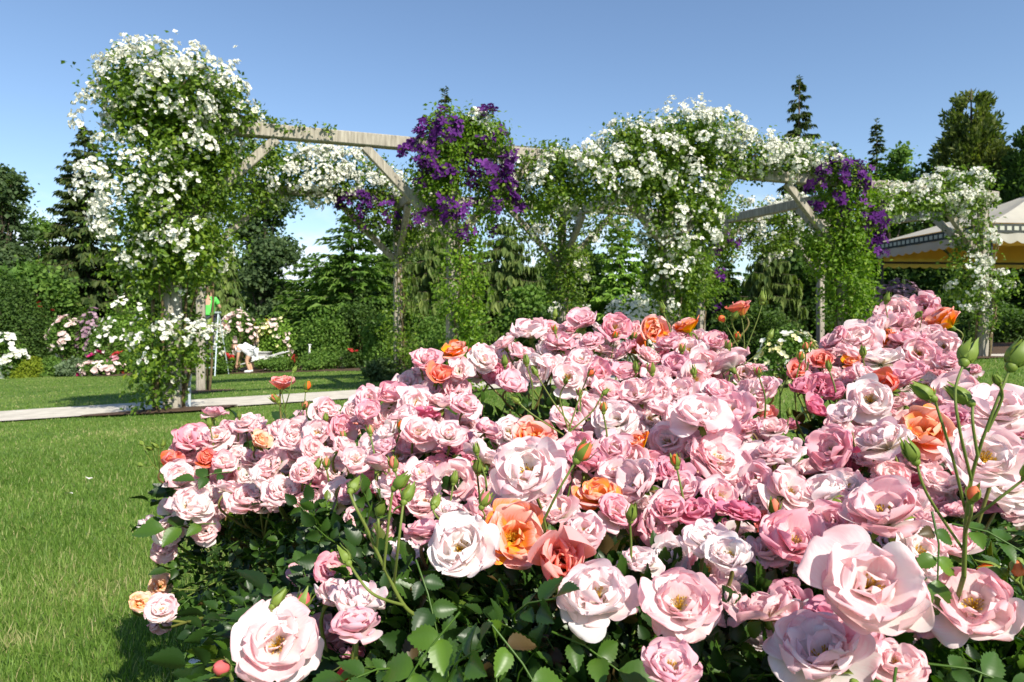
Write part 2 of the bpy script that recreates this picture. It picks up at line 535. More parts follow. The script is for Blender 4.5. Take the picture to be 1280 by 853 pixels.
# a white plant stake beside the first post
M_white = plain_mat("white_paint", (0.70, 0.70, 0.68), (0.80, 0.80, 0.78), 0.5, 10)
stk = along(0.17, 0.16); g = float(gz(*stk))
M_stake = plain_mat("grey_blue_paint", (0.36, 0.42, 0.46), (0.46, 0.52, 0.55), 0.6, 10)
st = thing("plant_label_stake", "pale upright plant stake just right of the first pergola post", "stake", (stk[0], stk[1], g))
Soup().bar((0, 0, -0.05), (0, 0, 0.36), 0.035, 0.03, bev=0.004).build("stake", M_stake, st, smooth=False)
Soup().box((0, -0.018, 0.40), (0.07, 0.012, 0.08), bev=0.003).build("label_plate", M_white, st, smooth=False)

# ================================================================== CLIMBERS ON THE PERGOLA
G_CLIMB = [(0.0, (0.035, 0.080, 0.008)), (0.35, (0.085, 0.155, 0.013)), (0.7, (0.15, 0.23, 0.018)), (1.0, (0.24, 0.30, 0.03))]
M_climb = leaf_mat("climber_leaf", G_CLIMB, 0.45, 0.35, 0.35)
M_clem_leaf = leaf_mat("clematis_leaf", [(0.0, (0.06, 0.13, 0.01)), (0.5, (0.13, 0.23, 0.015)), (1.0, (0.24, 0.32, 0.03))], 0.5, 0.4, 0.3)
M_white_pet = leaf_mat("white_rose_petal", [(0.0, (0.80, 0.78, 0.66)), (1.0, (0.86, 0.86, 0.82))], 0.6, 0.3, 0.15, (1, 1, 0.95))
M_purple_pet = leaf_mat("purple_clematis_petal", [(0.0, (0.050, 0.008, 0.095)), (0.6, (0.095, 0.015, 0.16)), (1.0, (0.17, 0.04, 0.25))], 0.6, 0.25, 0.15, (1.3, 0.9, 1.3))
M_cane = plain_mat("brown_cane", (0.09, 0.06, 0.03), (0.17, 0.13, 0.06), 0.8, 20)

def row_pt(px, py, row=0.0, push=0.0):
    """Point of the upright plane of a pergola row (plus a push towards the camera side) seen at a pixel."""
    k = (px - 640.0) / FPX
    q0 = PA + PN * (row - push)
    t = (k * q0[1] - q0[0]) / (PU[0] - k * PU[1])
    d = q0[1] + PU[1] * t
    return at(px, py, d)

def floret_template(n_pet, size, r, open_=0.35, w=0.75):
    V, F = [], []
    for i in range(n_pet):
        a = 2 * math.pi * i / n_pet + r.normal() * 0.12
        t = open_ + r.normal() * 0.15
        yd = np.array([[math.cos(a) * math.cos(t), math.sin(a) * math.cos(t), math.sin(t)]])
        v, f = scatter(np.array([(0, 0, 0), (-w / 2, 0.6, 0.06), (-w / 4, 1.0, 0.0), (w / 4, 1.0, 0.0), (w / 2, 0.6, 0.06)]),
                       np.array([(0, 2, 1), (0, 3, 2), (0, 4, 3)]), np.zeros((1, 3)), yd, np.array([[0, 0, 1.0]]), np.array([size * (0.9 + 0.2 * r.random())]))
        F.append(f + 5 * i); V.append(v)
    return np.concatenate(V), np.concatenate(F)
def truss_mesh(name, seed, n_fl, rad, size, n_pet, m, open_=0.35, w=0.75, double=False):
    r = rng(seed)
    so_V, so_F, rn, mi_, k = [], [], [], [], 0
    for i in range(n_fl):
        a = r.random() * 2 * math.pi; q = math.sqrt(r.random())
        dirv = norm(np.array([math.cos(a) * q, math.sin(a) * q, 1.0 - 0.55 * q + 0.15 * r.normal()]))
        c = dirv * rad * (0.75 + 0.4 * r.random()) - np.array([0, 0, rad * 0.6])
        for layer in range(2 if double else 1):
            v, f = floret_template(n_pet, size * (0.8 + 0.4 * r.random()) * (1 - 0.4 * layer), r, open_ + 0.5 * layer, w)
            B = basis(np.cross(dirv, norm(r.normal(size=3)))[None], (dirv + 0.35 * r.normal(size=3))[None])[0]
            so_V.append(v @ B.T + c); so_F.append(f + k); k += len(v); rn.append(np.full(len(v), r.random())); mi_.append(np.zeros(len(f), int))
        sv = np.array([(0, 0, -rad * 0.75), (0.004, 0.002, -rad * 0.75), c, c + dirv * 0.002])
        so_V.append(sv); so_F.append(np.array([(0, 1, 2), (1, 3, 2)]) + k); k += 4; rn.append(np.full(4, 0.4)); mi_.append(np.ones(2, int))
    return mesh_from(name, np.concatenate(so_V), np.concatenate(so_F), [m, M_climb], np.concatenate(mi_), False, {'rnd': np.concatenate(rn)})
WHITE_TRUSS = [truss_mesh("white_truss", 100 + i, 17 + 3 * (i % 3), 0.105, 0.026, 5, M_white_pet, 0.4, 0.95, True) for i in range(6)]
PURPLE_FLOWERS = [truss_mesh("purple_flower", 200 + i, 3 + i % 2, 0.085, 0.062, 5, M_purple_pet, 0.15, 0.62) for i in range(6)]
FLORET_W = floret_template(5, 0.027, rng(5), 0.45, 0.95)
FLORET_P = floret_template(4, 0.055, rng(6), 0.2, 0.62)

def blobset(spec):
    """spec rows: (px, py, rx_px, rz_px, depth_m, row, push) -> centres and radii."""
    C, Rr, Wt = [], [], []
    for (px, py, rx, rz, ry, row, push) in spec:
        c = row_pt(px, py, row, push)
        s = FPX / c[1]
        C.append(c); Rr.append((rx / s, ry, rz / s)); Wt.append((rx / s * ry * rz / s) ** 0.8)
    Wt = np.array(Wt)
    return np.array(C), np.array(Rr), Wt / Wt.sum()

def climber(name, label, cat, spec, seed, n_clump, per, leaf, sigma, truss, n_truss, n_loose, stems, flower_spec=None, mleaf=None, group=None, leaf_asp=1.0, hang=0.25, floret=None, flower_name="blossom_truss", mpet=None):
    r = rng(seed)
    C, Rr, Wt = blobset(spec)
    base = stems[0][0]
    root = thing(name, label, cat, base, group)
    # foliage
    ci = r.choice(len(C), n_clump, p=Wt)
    d = norm(r.normal(size=(n_clump, 3)))
    rad = 0.30 + 0.72 * np.sqrt(r.random(n_clump))
    cc = C[ci] + d * Rr[ci] * rad[:, None]
    li = np.repeat(np.arange(n_clump), per)
    sg = sigma * (0.6 + 0.8 * r.random(n_clump))
    P = cc[li] + np.clip(r.normal(size=(len(li), 3)), -1.7, 1.7) * sg[li][:, None] * np.array([1, 1, 0.75])
    P = P[P[:, 2] > gz(P[:, 0], P[:, 1]) + 0.05]
    n = len(P)
    outw = norm(P - C[r.choice(len(C), n)])
    j = np.argmin((((P[:, None] - C[None]) / Rr[None]) ** 2).sum(-1), 1)
    outw = norm((P - C[j]) / Rr[j])
    zd = norm(outw * 0.8 + np.array([0, 0, 0.7]) + r.normal(size=(n, 3)) * 0.55)
    yd = norm(r.normal(size=(n, 3)) + outw * 0.5 - np.array([0, 0, hang * 2]))
    sz = leaf * (0.6 + 0.7 * r.random(n))
    V, F = scatter(KITE_V * np.array([leaf_asp, 1, 1]), KITE_F, P - np.asarray(base), yd, zd, sz)
    cl_r = r.random(n_clump)
    ll = np.clip(0.45 + 0.2 * r.normal(size=n) + 0.25 * (r.random(n) - 0.5), 0, 1)
    obj("foliage", mesh_from("foliage", V, F, [mleaf or M_climb], None, False, {'rnd': np.repeat(ll, 4)}), root)
    # stems
    ss = Soup()
    for pts in stems:
        pts = np.asarray(pts) - np.asarray(base)
        m_ = 14
        q = np.stack([np.interp(np.linspace(0, len(pts) - 1, m_), np.arange(len(pts)), pts[:, a]) for a in range(3)], -1)
        q[1:] += r.normal(size=(m_ - 1, 3)) * 0.03
        ss.tube(q, np.linspace(0.022, 0.006, m_), 6)
    # shoots into the clumps
    for i in r.choice(n_clump, min(n_clump, 40) if n_truss else 0, False):
        a0 = C[ci[i]]; a1 = cc[i] + d[i] * 0.12 + np.array([0, 0, 0.06])
        mid = (a0 + a1) / 2 + r.normal(size=3) * 0.06 + np.array([0, 0, 0.05])
        ss.tube(np.array([a0, mid, a1]) - np.asarray(base), [0.008, 0.005, 0.002], 4)
    ss.build("stems", M_cane, root)
    # flowers
    FC, FR, FW = blobset(flower_spec) if flower_spec else (C, Rr, Wt)
    if n_truss:
        got = 0
        for _ in range(20 * n_truss):
            if got >= n_truss: break
            k = r.choice(len(FC), p=FW)
            dv = norm(r.normal(size=3) + np.array([0.1, -0.55, 0.35]))
            p = FC[k] + dv * FR[k] * (0.86 + 0.26 * r.random() + (0.08 if r.random() < 0.15 else 0))
            if p[2] < gz(p[0], p[1]) + 0.25: continue
            # keep to the outside of the whole plant
            inside = (((p - C) / Rr) ** 2).sum(-1)
            if inside.min() < 0.62: continue
            got += 1
            me = truss[int(r.integers(len(truss)))]
            o = bpy.data.objects.new(flower_name, me); COL.objects.link(o)
            o.parent = root
            o.location = p - np.asarray(base)
            face = Vector(norm(dv * 0.9 + np.array([0, -0.15, 0.5]) + 0.3 * r.normal(size=3)))
            q = face.to_track_quat('Z', 'Y'); e = q.to_euler()
            o.rotation_euler = e
            o.rotation_euler.rotate_axis('Z', r.random() * 6.28)
            s_ = 0.85 + 0.65 * r.random()
            o.scale = (s_, s_, s_ * (0.8 + 0.3 * r.random()))
    if n_loose:
        fv, ff = floret or FLORET_W
        k = r.choice(len(FC), n_loose, p=FW)
        nh = n_loose // 11 + 1                      # heads of about eleven flowers
        hd = norm(r.normal(size=(nh, 3)) + np.array([0.05, -0.4, 0.3])); hk = r.choice(len(FC), nh, p=FW)
        hp = FC[hk] + hd * FR[hk] * (0.82 + 0.28 * r.random((nh, 1)))
        hi_ = r.integers(0, nh, n_loose)
        dv = norm(hd[hi_] + 0.5 * r.normal(size=(n_loose, 3)))
        p = hp[hi_] + dv * 0.06 + 0.035 * r.normal(size=(n_loose, 3))
        V, F = scatter(fv, ff, p - np.asarray(base), norm(np.cross(dv, r.normal(size=(n_loose, 3)))), norm(dv + np.array([0, -0.2, 0.4]) + 0.4 * r.normal(size=(n_loose, 3))), 0.7 + 0.6 * r.random(n_loose))
        o = obj("loose_blossoms", mesh_from("loose_blossoms", V, F, [mpet or M_white_pet], None, False, {'rnd': np.repeat(r.random(n_loose), len(fv))}), root)
        tag(o, kind='stuff')
    return root

def foot(s, o):
    q = along(s, o); return np.array([q[0], q[1], float(gz(q[0], q[1])) - 0.02])
def top_stem(s, o, z1, side=0.0):
    f = foot(s, o); e = p3(s + side, o, z1)
    if abs(side) < 0.35:
        return [f, f * 0.6 + e * 0.4 + np.array([0.06, -0.05, 0]), e]
    k = p3(s + 0.06 * np.sign(side), o, min(z1, ZB + 0.02))
    return [f, f * 0.5 + k * 0.5 + np.array([0.05, -0.04, 0]), k, p3(s + side * 0.5, o, ZB + 0.03), p3(s + side, o, ZB + 0.04)]
GW = "white climbing roses on the pergola"
GC = "purple clematis on the pergola"
# 1: the tall white rose on the first post
spec = [(215, 125, 72, 52, 0.7, 0, 0.05), (208, 200, 68, 66, 0.72, 0, 0.1), (202, 280, 56, 62, 0.6, 0, 0.1), (238, 318, 42, 42, 0.5, 0, 0.1), (180, 335, 32, 42, 0.45, 0, 0.1),
        (272, 150, 36, 48, 0.45, 0, 0.0), (272, 235, 24, 40, 0.35, 0, 0), (205, 440, 40, 42, 0.40, 0, 0.22), (195, 488, 20, 26, 0.25, 0, 0.18), (240, 425, 22, 26, 0.3, 0, 0.12), (165, 110, 32, 34, 0.4, 0, 0)]
climber("climbing_rose", "tall white climbing rose covering the whole first pergola post on the left", "climbing rose", spec, 301, 430, 56, 0.066, 0.13, WHITE_TRUSS, 100, 1300,
        [top_stem(-0.15, -0.15, 4.1), top_stem(0.12, 0.1, 3.9, 0.3), top_stem(-0.2, 0.05, 3.3, -0.5)], group=GW,
        flower_spec=[(215, 115, 84, 55, 0.75, 0, 0.05), (205, 150, 84, 70, 0.8, 0, 0.1), (185, 235, 66, 70, 0.7, 0, 0.1), (170, 285, 46, 60, 0.6, 0, 0.1), (270, 150, 48, 55, 0.5, 0, 0.0), (230, 315, 50, 50, 0.55, 0, 0.1),
                     (205, 430, 42, 42, 0.40, 0, 0.22), (165, 105, 34, 36, 0.4, 0, 0), (240, 425, 22, 26, 0.3, 0, 0.12)])
# 2: the garland along the back beam
spec = [(330, 205, 48, 36, 0.4, 4, 0.2), (300, 225, 46, 46, 0.45, 4, 0.2), (385, 215, 45, 34, 0.4, 4, 0.2), (435, 225, 42, 34, 0.4, 4, 0.2), (270, 210, 32, 30, 0.4, 4, 0.2), (250, 300, 26, 80, 0.35, 4, 0.2)]
climber("climbing_rose", "white climbing rose trained as a garland along the back beam, beyond the first bay", "climbing rose", spec, 302, 250, 42, 0.07, 0.15, WHITE_TRUSS, 80, 480,
        [top_stem(0.15, 3.85, 3.4, 1.0), top_stem(0.1, 4.1, 3.4, 2.5)], group=GW,
        flower_spec=[(390, 220, 52, 38, 0.45, 4, 0.25), (440, 225, 42, 36, 0.45, 4, 0.25), (340, 210, 50, 34, 0.4, 4, 0.25), (420, 215, 40, 34, 0.45, 4, 0.25)])
# 3: leafy tendrils along the top of the front beam
spec = [(350, 158, 30, 5, 0.12, 0, 0), (395, 163, 30, 4, 0.12, 0, 0), (320, 148, 22, 10, 0.18, 0, 0), (335, 190, 14, 26, 0.15, 0, -0.1), (690, 190, 50, 6, 0.14, 0, 0), (640, 188, 20, 6, 0.14, 0, 0)]
climber("creeper", "thin leafy creeper running along the top of the front beam", "creeper", spec, 303, 60, 16, 0.055, 0.06, None, 0, 0, [top_stem(0.1, 0.1, 3.5, 1.0)], hang=0.1)
# 4: purple clematis on the second front post
specP = [(555, 195, 30, 45, 0.4, 0, 0.1), (600, 175, 34, 28, 0.4, 0, 0.1), (545, 235, 26, 36, 0.35, 0, 0.1), (615, 250, 24, 38, 0.3, 0, 0.05), (570, 290, 30, 40, 0.35, 0, 0.05), (578, 350, 28, 50, 0.36, 0, 0.12), (582, 410, 24, 34, 0.30, 0, 0.14), (585, 460, 20, 40, 0.25, 0, 0.12), (575, 165, 36, 22, 0.35, 0, 0)]
specF = [(553, 190, 32, 46, 0.42, 0, 0.12), (602, 172, 34, 28, 0.42, 0, 0.12), (545, 235, 28, 34, 0.38, 0, 0.12), (626, 256, 24, 46, 0.32, 0, 0.08), (530, 205, 26, 34, 0.3, 0, 0.12), (560, 275, 34, 26, 0.35, 0, 0.1), (612, 215, 30, 40, 0.35, 0, 0.1)]
climber("clematis", "deep purple clematis with bright leaves on the second front post", "clematis", specP, 304, 260, 44, 0.062, 0.11, PURPLE_FLOWERS, 96, 190,
        [top_stem(SB[1], -0.13, 3.6), top_stem(SB[1] + 0.1, 0.13, 3.4, 0.3)], specF, M_clem_leaf, GC, 0.95, 0.35, FLORET_P, "purple_flowers", M_purple_pet)
specW = [(585, 152, 24, 10, 0.25, 0, 0.0), (600, 165, 22, 10, 0.25, 0, 0), (640, 220, 26, 26, 0.3, 0, -0.1), (605, 215, 18, 24, 0.2, 0, -0.1)]
climber("climbing_rose", "small white rose peeping out above and beside the first purple clematis", "climbing rose", specW, 305, 40, 30, 0.062, 0.1, WHITE_TRUSS, 20, 40,
        [top_stem(SB[1] + 0.15, 0.2, 3.6, 0.3)], group=GW)
# 5: clematis on the back post behind it
spec = [(470, 265, 36, 30, 0.35, 4, 0.3), (515, 285, 22, 30, 0.3, 4, 0.3), (498, 340, 14, 70, 0.22, 4, 0.2), (480, 250, 30, 24, 0.3, 4, 0.3), (500, 425, 20, 50, 0.3, 4, 0.2)]
specF = [(455, 258, 34, 22, 0.35, 4, 0.35), (500, 285, 34, 18, 0.3, 4, 0.35), (478, 282, 20, 20, 0.3, 4, 0.35)]
climber("clematis", "sparser purple clematis on the rear post, mixed with white roses", "clematis", spec, 306, 100, 36, 0.07, 0.12, PURPLE_FLOWERS, 30, 50,
        [top_stem(SB[1], 3.87, 3.3)], specF, M_climb, GC, 0.95, 0.35, FLORET_P, "purple_flowers", M_purple_pet)
spec = [(500, 245, 30, 30, 0.3, 4, 0.2), (530, 265, 20, 30, 0.3, 4, 0.2), (470, 225, 28, 22, 0.3, 4, 0.2)]
climber("climbing_rose", "thin white rose around the top of the second back post", "climbing rose", spec, 307, 50, 30, 0.07, 0.13, WHITE_TRUSS, 24, 60, [top_stem(SB[1] + 0.1, 4.1, 3.3)], group=GW)
# 6: big white rose of the middle: beam and third post
spec = [(680, 225, 42, 40, 0.5, 0, 0.0), (735, 225, 48, 42, 0.55, 0, 0.05), (790, 215, 48, 48, 0.6, 0, 0.1), (845, 205, 52, 58, 0.7, 0, 0.1), (850, 280, 48, 70, 0.6, 0, 0.1), (850, 355, 38, 55, 0.45, 0, 0.05), (800, 180, 40, 26, 0.5, 0, 0.05), (875, 175, 44, 32, 0.6, 0, 0.05), (890, 240, 28, 60, 0.45, 0, 0)]
specF = [(690, 225, 44, 36, 0.5, 0, 0.05), (740, 222, 48, 36, 0.55, 0, 0.1), (795, 200, 52, 48, 0.6, 0, 0.15), (850, 185, 58, 54, 0.7, 0, 0.15), (850, 270, 50, 70, 0.6, 0, 0.15), (830, 340, 40, 50, 0.5, 0, 0.1), (805, 175, 40, 24, 0.5, 0, 0.05), (880, 160, 50, 26, 0.6, 0, 0.05), (725, 215, 40, 28, 0.5, 0, 0.1), (770, 215, 44, 36, 0.5, 0, 0.15), (900, 175, 40, 26, 0.5, 0, 0.05)]
climber("climbing_rose", "broadest white climbing rose, spilling over beam and third front post at mid pergola", "climbing rose", spec, 308, 520, 52, 0.066, 0.13, WHITE_TRUSS, 100, 1900,
        [top_stem(SB[2], -0.13, 3.9), top_stem(SB[2] + 0.1, 0.12, 3.6, -1.2), top_stem(SB[2] - 0.12, 0.1, 3.6, -2.4)], specF, group=GW)
spec = [(705, 300, 38, 60, 0.45, 4, 0.2), (760, 280, 30, 40, 0.4, 4, 0.2), (712, 360, 26, 50, 0.4, 4, 0.2), (690, 270, 30, 36, 0.4, 4, 0.2), (655, 275, 20, 24, 0.3, 4, 0.1)]
climber("climbing_rose", "shaded white rose with few flowers on the third back post", "climbing rose", spec, 309, 150, 40, 0.075, 0.14, WHITE_TRUSS, 34, 60, [top_stem(SB[2], 3.87, 3.3), top_stem(SB[2] - 0.1, 4.1, 3.2, -0.6)], group=GW)
# 7: white rose from the third to the fourth post
spec = [(940, 195, 40, 24, 0.45, 0, 0.0), (985, 200, 36, 22, 0.4, 0, 0.0), (1025, 205, 26, 20, 0.35, 0, 0), (915, 190, 26, 30, 0.4, 0, 0)]
climber("climbing_rose", "white rose lying along the top of the front beam towards the far purple clematis", "climbing rose", spec, 310, 110, 36, 0.066, 0.12, WHITE_TRUSS, 75, 420, [top_stem(SB[3] - 0.1, 0.1, 3.6, -1.0)], group=GW)
spec = [(945, 275, 46, 28, 0.5, 4, 0.2), (990, 275, 30, 30, 0.45, 4, 0.2), (905, 300, 26, 36, 0.4, 4, 0.1), (960, 300, 34, 28, 0.4, 4, 0.2)]
climber("climbing_rose", "white rose hanging from the far beam under the slanting tie timber", "climbing rose", spec, 311, 130, 36, 0.08, 0.14, WHITE_TRUSS, 60, 300, [top_stem(SB[3], 4.1, 3.3, 0.4)], group=GW)
# 8: the second big clematis
spec = [(1050, 235, 30, 34, 0.45, 0, 0.05), (1075, 260, 26, 44, 0.4, 0, 0.05), (1045, 300, 34, 42, 0.45, 0, 0.05), (1062, 350, 30, 50, 0.42, 0, 0.14), (1064, 400, 28, 36, 0.36, 0, 0.16), (1040, 320, 22, 40, 0.4, 0, 0.1)]
specF = [(1048, 225, 32, 28, 0.45, 0, 0.1), (1070, 240, 28, 30, 0.42, 0, 0.1), (1088, 312, 16, 32, 0.3, 0, 0.1), (1068, 280, 30, 28, 0.42, 0, 0.12), (1030, 235, 24, 30, 0.4, 0, 0.1)]
climber("clematis", "purple clematis on the fourth front post, nearest the canopy tent", "clematis", spec, 312, 270, 42, 0.07, 0.12, PURPLE_FLOWERS, 76, 130,
        [top_stem(SB[3], -0.12, 3.5)], specF, M_clem_leaf, GC, 0.95, 0.35, FLORET_P, "purple_flowers", M_purple_pet)
spec = [(900, 305, 18, 16, 0.25, 4, 0.4), (912, 310, 12, 14, 0.2, 4, 0.4), (895, 340, 12, 40, 0.2, 4, 0.3)]
climber("clematis", "small purple clematis clump behind the third post, low on a brace", "clematis", spec, 313, 30, 26, 0.075, 0.1, PURPLE_FLOWERS, 16, 20, [top_stem(SB[3] - 0.1, 3.85, 2.6)], None, M_clem_leaf, GC, 0.95, 0.35, FLORET_P, "purple_flowers", M_purple_pet)
# 9: white rose of the last bay and last post
spec = [(1110, 250, 26, 22, 0.4, 0, 0.05), (1145, 250, 28, 24, 0.4, 0, 0.05), (1180, 240, 28, 26, 0.4, 0, 0.05), (1210, 240, 26, 32, 0.45, 0, 0.1), (1218, 300, 20, 46, 0.36, 0, 0.1), (1213, 352, 26, 30, 0.38, 0, 0.1), (1225, 395, 14, 30, 0.25, 0, 0.05), (1245, 355, 18, 18, 0.3, 0, 0.1)]
climber("climbing_rose", "loose white climbing rose on the last post, in front of the canopy tent", "climbing rose", spec, 314, 190, 30, 0.07, 0.13, WHITE_TRUSS, 70, 120, [top_stem(SB[4], -0.12, 3.6), top_stem(SB[4] - 0.1, 0.1, 3.5, -1.2), top_stem(SB[4] + 0.15, 0.0, 3.0, 0.2)], group=GW)

# ================================================================== TREES
M_bark = plain_mat("bark", (0.06, 0.045, 0.03), (0.14, 0.11, 0.08), 0.9, 6, 0.6, (1, 1, 0.3))
def tree_mat(name, a, b, c, tr=0.32):
    return leaf_mat(name, [(0.0, a), (0.5, b), (1.0, c)], 0.6, tr, 0.2)
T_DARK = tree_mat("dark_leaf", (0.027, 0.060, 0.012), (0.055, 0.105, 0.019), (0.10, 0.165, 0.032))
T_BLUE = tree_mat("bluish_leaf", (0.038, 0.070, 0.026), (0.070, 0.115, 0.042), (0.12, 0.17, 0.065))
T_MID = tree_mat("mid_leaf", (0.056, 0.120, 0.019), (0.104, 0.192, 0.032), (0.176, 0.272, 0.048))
T_LIGHT = tree_mat("light_leaf", (0.096, 0.192, 0.024), (0.176, 0.304, 0.040), (0.272, 0.416, 0.064), 0.3)
T_OLIVE = tree_mat("olive_needle", (0.048, 0.077, 0.016), (0.096, 0.128, 0.026), (0.176, 0.192, 0.045))
T_WEEP = tree_mat("weeping_needle", (0.072, 0.120, 0.029), (0.136, 0.192, 0.048), (0.224, 0.272, 0.072))
T_SPRUCE = tree_mat("spruce_needle", (0.024, 0.048, 0.012), (0.055, 0.085, 0.020), (0.11, 0.135, 0.035))
T_CHART = tree_mat("chartreuse_leaf", (0.10, 0.15, 0.01), (0.17, 0.22, 0.015), (0.24, 0.28, 0.02), 0.3)
T_GREY = tree_mat("grey_green_leaf", (0.10, 0.15, 0.08), (0.16, 0.22, 0.12), (0.22, 0.28, 0.16))

def px_base(px, d):
    x = (px - 640.0) / FPX * d
    return np.array([x, d, float(gz(x, d)) - 0.05])
def px_h(py, d):
    return CAMZ + (HZ - py) / FPX * d

def broadleaf(name, label, px, top, hw, d, m, seed, low=0.12, n_clump=130, per=70, leaf=0.16, asp=1.0, lobes=7, cat="tree", group="trees beyond the pergola"):
    r = rng(seed)
    b = px_base(px, d); H = px_h(top, d) - b[2]; W = hw * d / FPX
    root = thing(name, label, cat, b, group)
    tr = Soup()
    tw = 0.02 * H + 0.05
    hs = np.linspace(0, 0.85 * H, 8)
    tp = np.stack([np.cumsum(r.normal(size=8) * 0.02 * W), np.cumsum(r.normal(size=8) * 0.02 * W), hs], -1)
    tr.tube(tp, np.linspace(tw, tw * 0.15, 8), 8)
    # lobes: an uneven stack of big boughs
    LC, LR = [], []
    for i in range(lobes):
        f = low + (1 - low) * (i + 0.6) / lobes * 0.88
        wid = W * math.sin(math.pi * min(0.97, max(0.22, 0.15 + 0.78 * f))) ** 0.7
        for k in range(3):
            a = r.random() * 6.28
            rad = wid * (0.28 + 0.38 * r.random())
            LC.append((math.cos(a) * rad, math.sin(a) * rad, H * (f + 0.06 * r.normal())))
            LR.append(wid * (0.32 + 0.22 * r.random()))
    LC.append((0, 0, H * 0.88)); LR.append(W * 0.3)
    LC = np.array(LC); LR = np.array(LR)
    LC[:, 2] = np.minimum(LC[:, 2], H - LR * 0.75)
    for c in LC:
        k = np.interp(c[2] * 0.75, hs, np.arange(8)); s_ = tp[int(k)]
        tr.tube([s_, (s_ + c) / 2 + np.array([0, 0, -0.05 * H]), c], [tw * 0.35, tw * 0.2, tw * 0.06], 5)
    tr.build("trunk", M_bark, root)
    ci = r.choice(len(LC), n_clump, p=LR ** 2 / (LR ** 2).sum())
    dv = norm(r.normal(size=(n_clump, 3)) + np.array([0, 0, 0.15]))
    cc = LC[ci] + dv * (LR[ci] * (0.55 + 0.5 * r.random(n_clump)))[:, None] * np.array([1, 1, 0.8])
    li = np.repeat(np.arange(n_clump), per)
    sg = (0.10 * W + 0.08) * (0.6 + 0.8 * r.random(n_clump))
    P = cc[li] + r.normal(size=(len(li), 3)) * sg[li][:, None] * np.array([1, 1, 0.62])
    P = P[P[:, 2] > 0.1]
    n = len(P)
    zd = norm(r.normal(size=(n, 3)) * 0.6 + np.array([0, 0, 0.8]) + norm(P * np.array([1, 1, 0])) * 0.6)
    yd = norm(r.normal(size=(n, 3)))
    V, F = scatter(KITE_V * np.array([asp * 1.3, 1, 1]), KITE_F, P, yd, zd, leaf * (0.6 + 0.8 * r.random(n)))
    obj("crown", mesh_from("crown", V, F, [m], None, False, {'rnd': np.repeat(np.clip(0.45 + 0.24 * r.normal(size=n), 0, 1), 4)}), root)
    return root

def conifer(name, label, px, top, hw, d, m, seed, low=0.06, whorls=26, per_branch=26, spray=0.34, droop=0.35, weep=0.0, power=0.9, cat="conifer", group="trees beyond the pergola", fan=9, gap=0.0):
    """Trunk with whorls of boughs; each bough carries rows of needle sprays, hanging ones on weeping trees."""
    r = rng(seed)
    b = px_base(px, d); H = px_h(top, d) - b[2]; W = hw * d / FPX
    root = thing(name, label, cat, b, group)
    tr = Soup()
    tw = 0.012 * H + 0.05
    tr.tube([(0, 0, 0), (0, 0, H * 0.5), (0, 0, H)], [tw, tw * 0.55, 0.012], 8)
    Ps, Ys, Zs, Ss = [], [], [], []
    for wv in range(whorls):
        f = low + (1 - low) * ((wv + r.random() * 0.8) / whorls)
        L_ = W * (1 - f) ** power * (0.72 + 0.5 * r.random()) + 0.012 * H
        nb = max(4, int(fan * (0.5 + 0.7 * (1 - f))))
        a0 = r.random() * 6.28
        for k in range(nb):
            if r.random() < gap: continue
            a = a0 + 6.283 * k / nb + r.normal() * 0.25
            Lb = L_ * (0.7 + 0.45 * r.random())
            out = np.array([math.cos(a), math.sin(a), 0])
            z0 = H * f + r.normal() * 0.01 * H
            t = np.linspace(0.0, 1, 7)
            dr = droop * (0.7 + 0.6 * r.random())
            line = out[None] * (t * Lb)[:, None] + np.stack([0 * t, 0 * t, z0 + Lb * (0.25 * (1 - f) * 0 - dr * t + 0.55 * dr * t ** 2.4)], -1)
            tr.tube(line, np.linspace(tw * 0.16 * (1.1 - f), 0.006, 7), 4)
            m_ = max(5, int(per_branch * (0.35 + Lb / max(W, 0.01) * 0.9)))
            tt = 0.12 + 0.9 * r.random(m_) ** 0.75
            pos = np.stack([np.interp(tt, t, line[:, q]) for q in range(3)], -1)
            side = np.cross(out, [0, 0, 1.0])
            sg = np.where(r.random(m_) < 0.5, -1, 1)
            yv = out * 0.75 + side * sg[:, None] * (0.9 * r.random(m_))[:, None] + np.array([0, 0, -0.22 - dr * 0.5]) + r.normal(size=(m_, 3)) * 0.22
            if weep: yv = yv * (1 - weep) + np.array([0, 0, -1.0]) * weep * 1.5 + r.normal(size=(m_, 3)) * 0.10
            pos = pos + side * sg[:, None] * (0.10 * Lb * (1 - tt) * r.random(m_))[:, None]
            Ps.append(pos); Ys.append(yv)
            Zs.append(np.array([0, 0, 1.0]) + out * (0.5 + weep) + r.normal(size=(m_, 3)) * 0.4)
            Ss.append(spray * (0.55 + 0.7 * r.random(m_)) * (0.55 + 0.6 * (1 - f)))
    # the leader's own sprays
    m_ = 26
    zt = H * (1 - 0.13 * r.random(m_) ** 1.5); a = r.random(m_) * 6.28
    Ps.append(np.stack([0 * zt, 0 * zt, zt], -1)); Ys.append(np.stack([np.cos(a), np.sin(a), 0.5 - weep + 0 * a], -1)); Zs.append(r.normal(size=(m_, 3)) + np.array([0, 0, 1.0])); Ss.append(np.full(m_, spray * 0.5))
    P = np.concatenate(Ps); n = len(P)
    V, F = scatter(KITE_V * np.array([0.62, 1, 1]), KITE_F, P, norm(np.concatenate(Ys)), norm(np.concatenate(Zs)), np.concatenate(Ss))
    tr.build("trunk", M_bark, root)
    obj("crown", mesh_from("crown", V, F, [m], None, False, {'rnd': np.repeat(np.clip(0.45 + 0.25 * r.normal(size=n), 0, 1), 4)}), root)
    return root

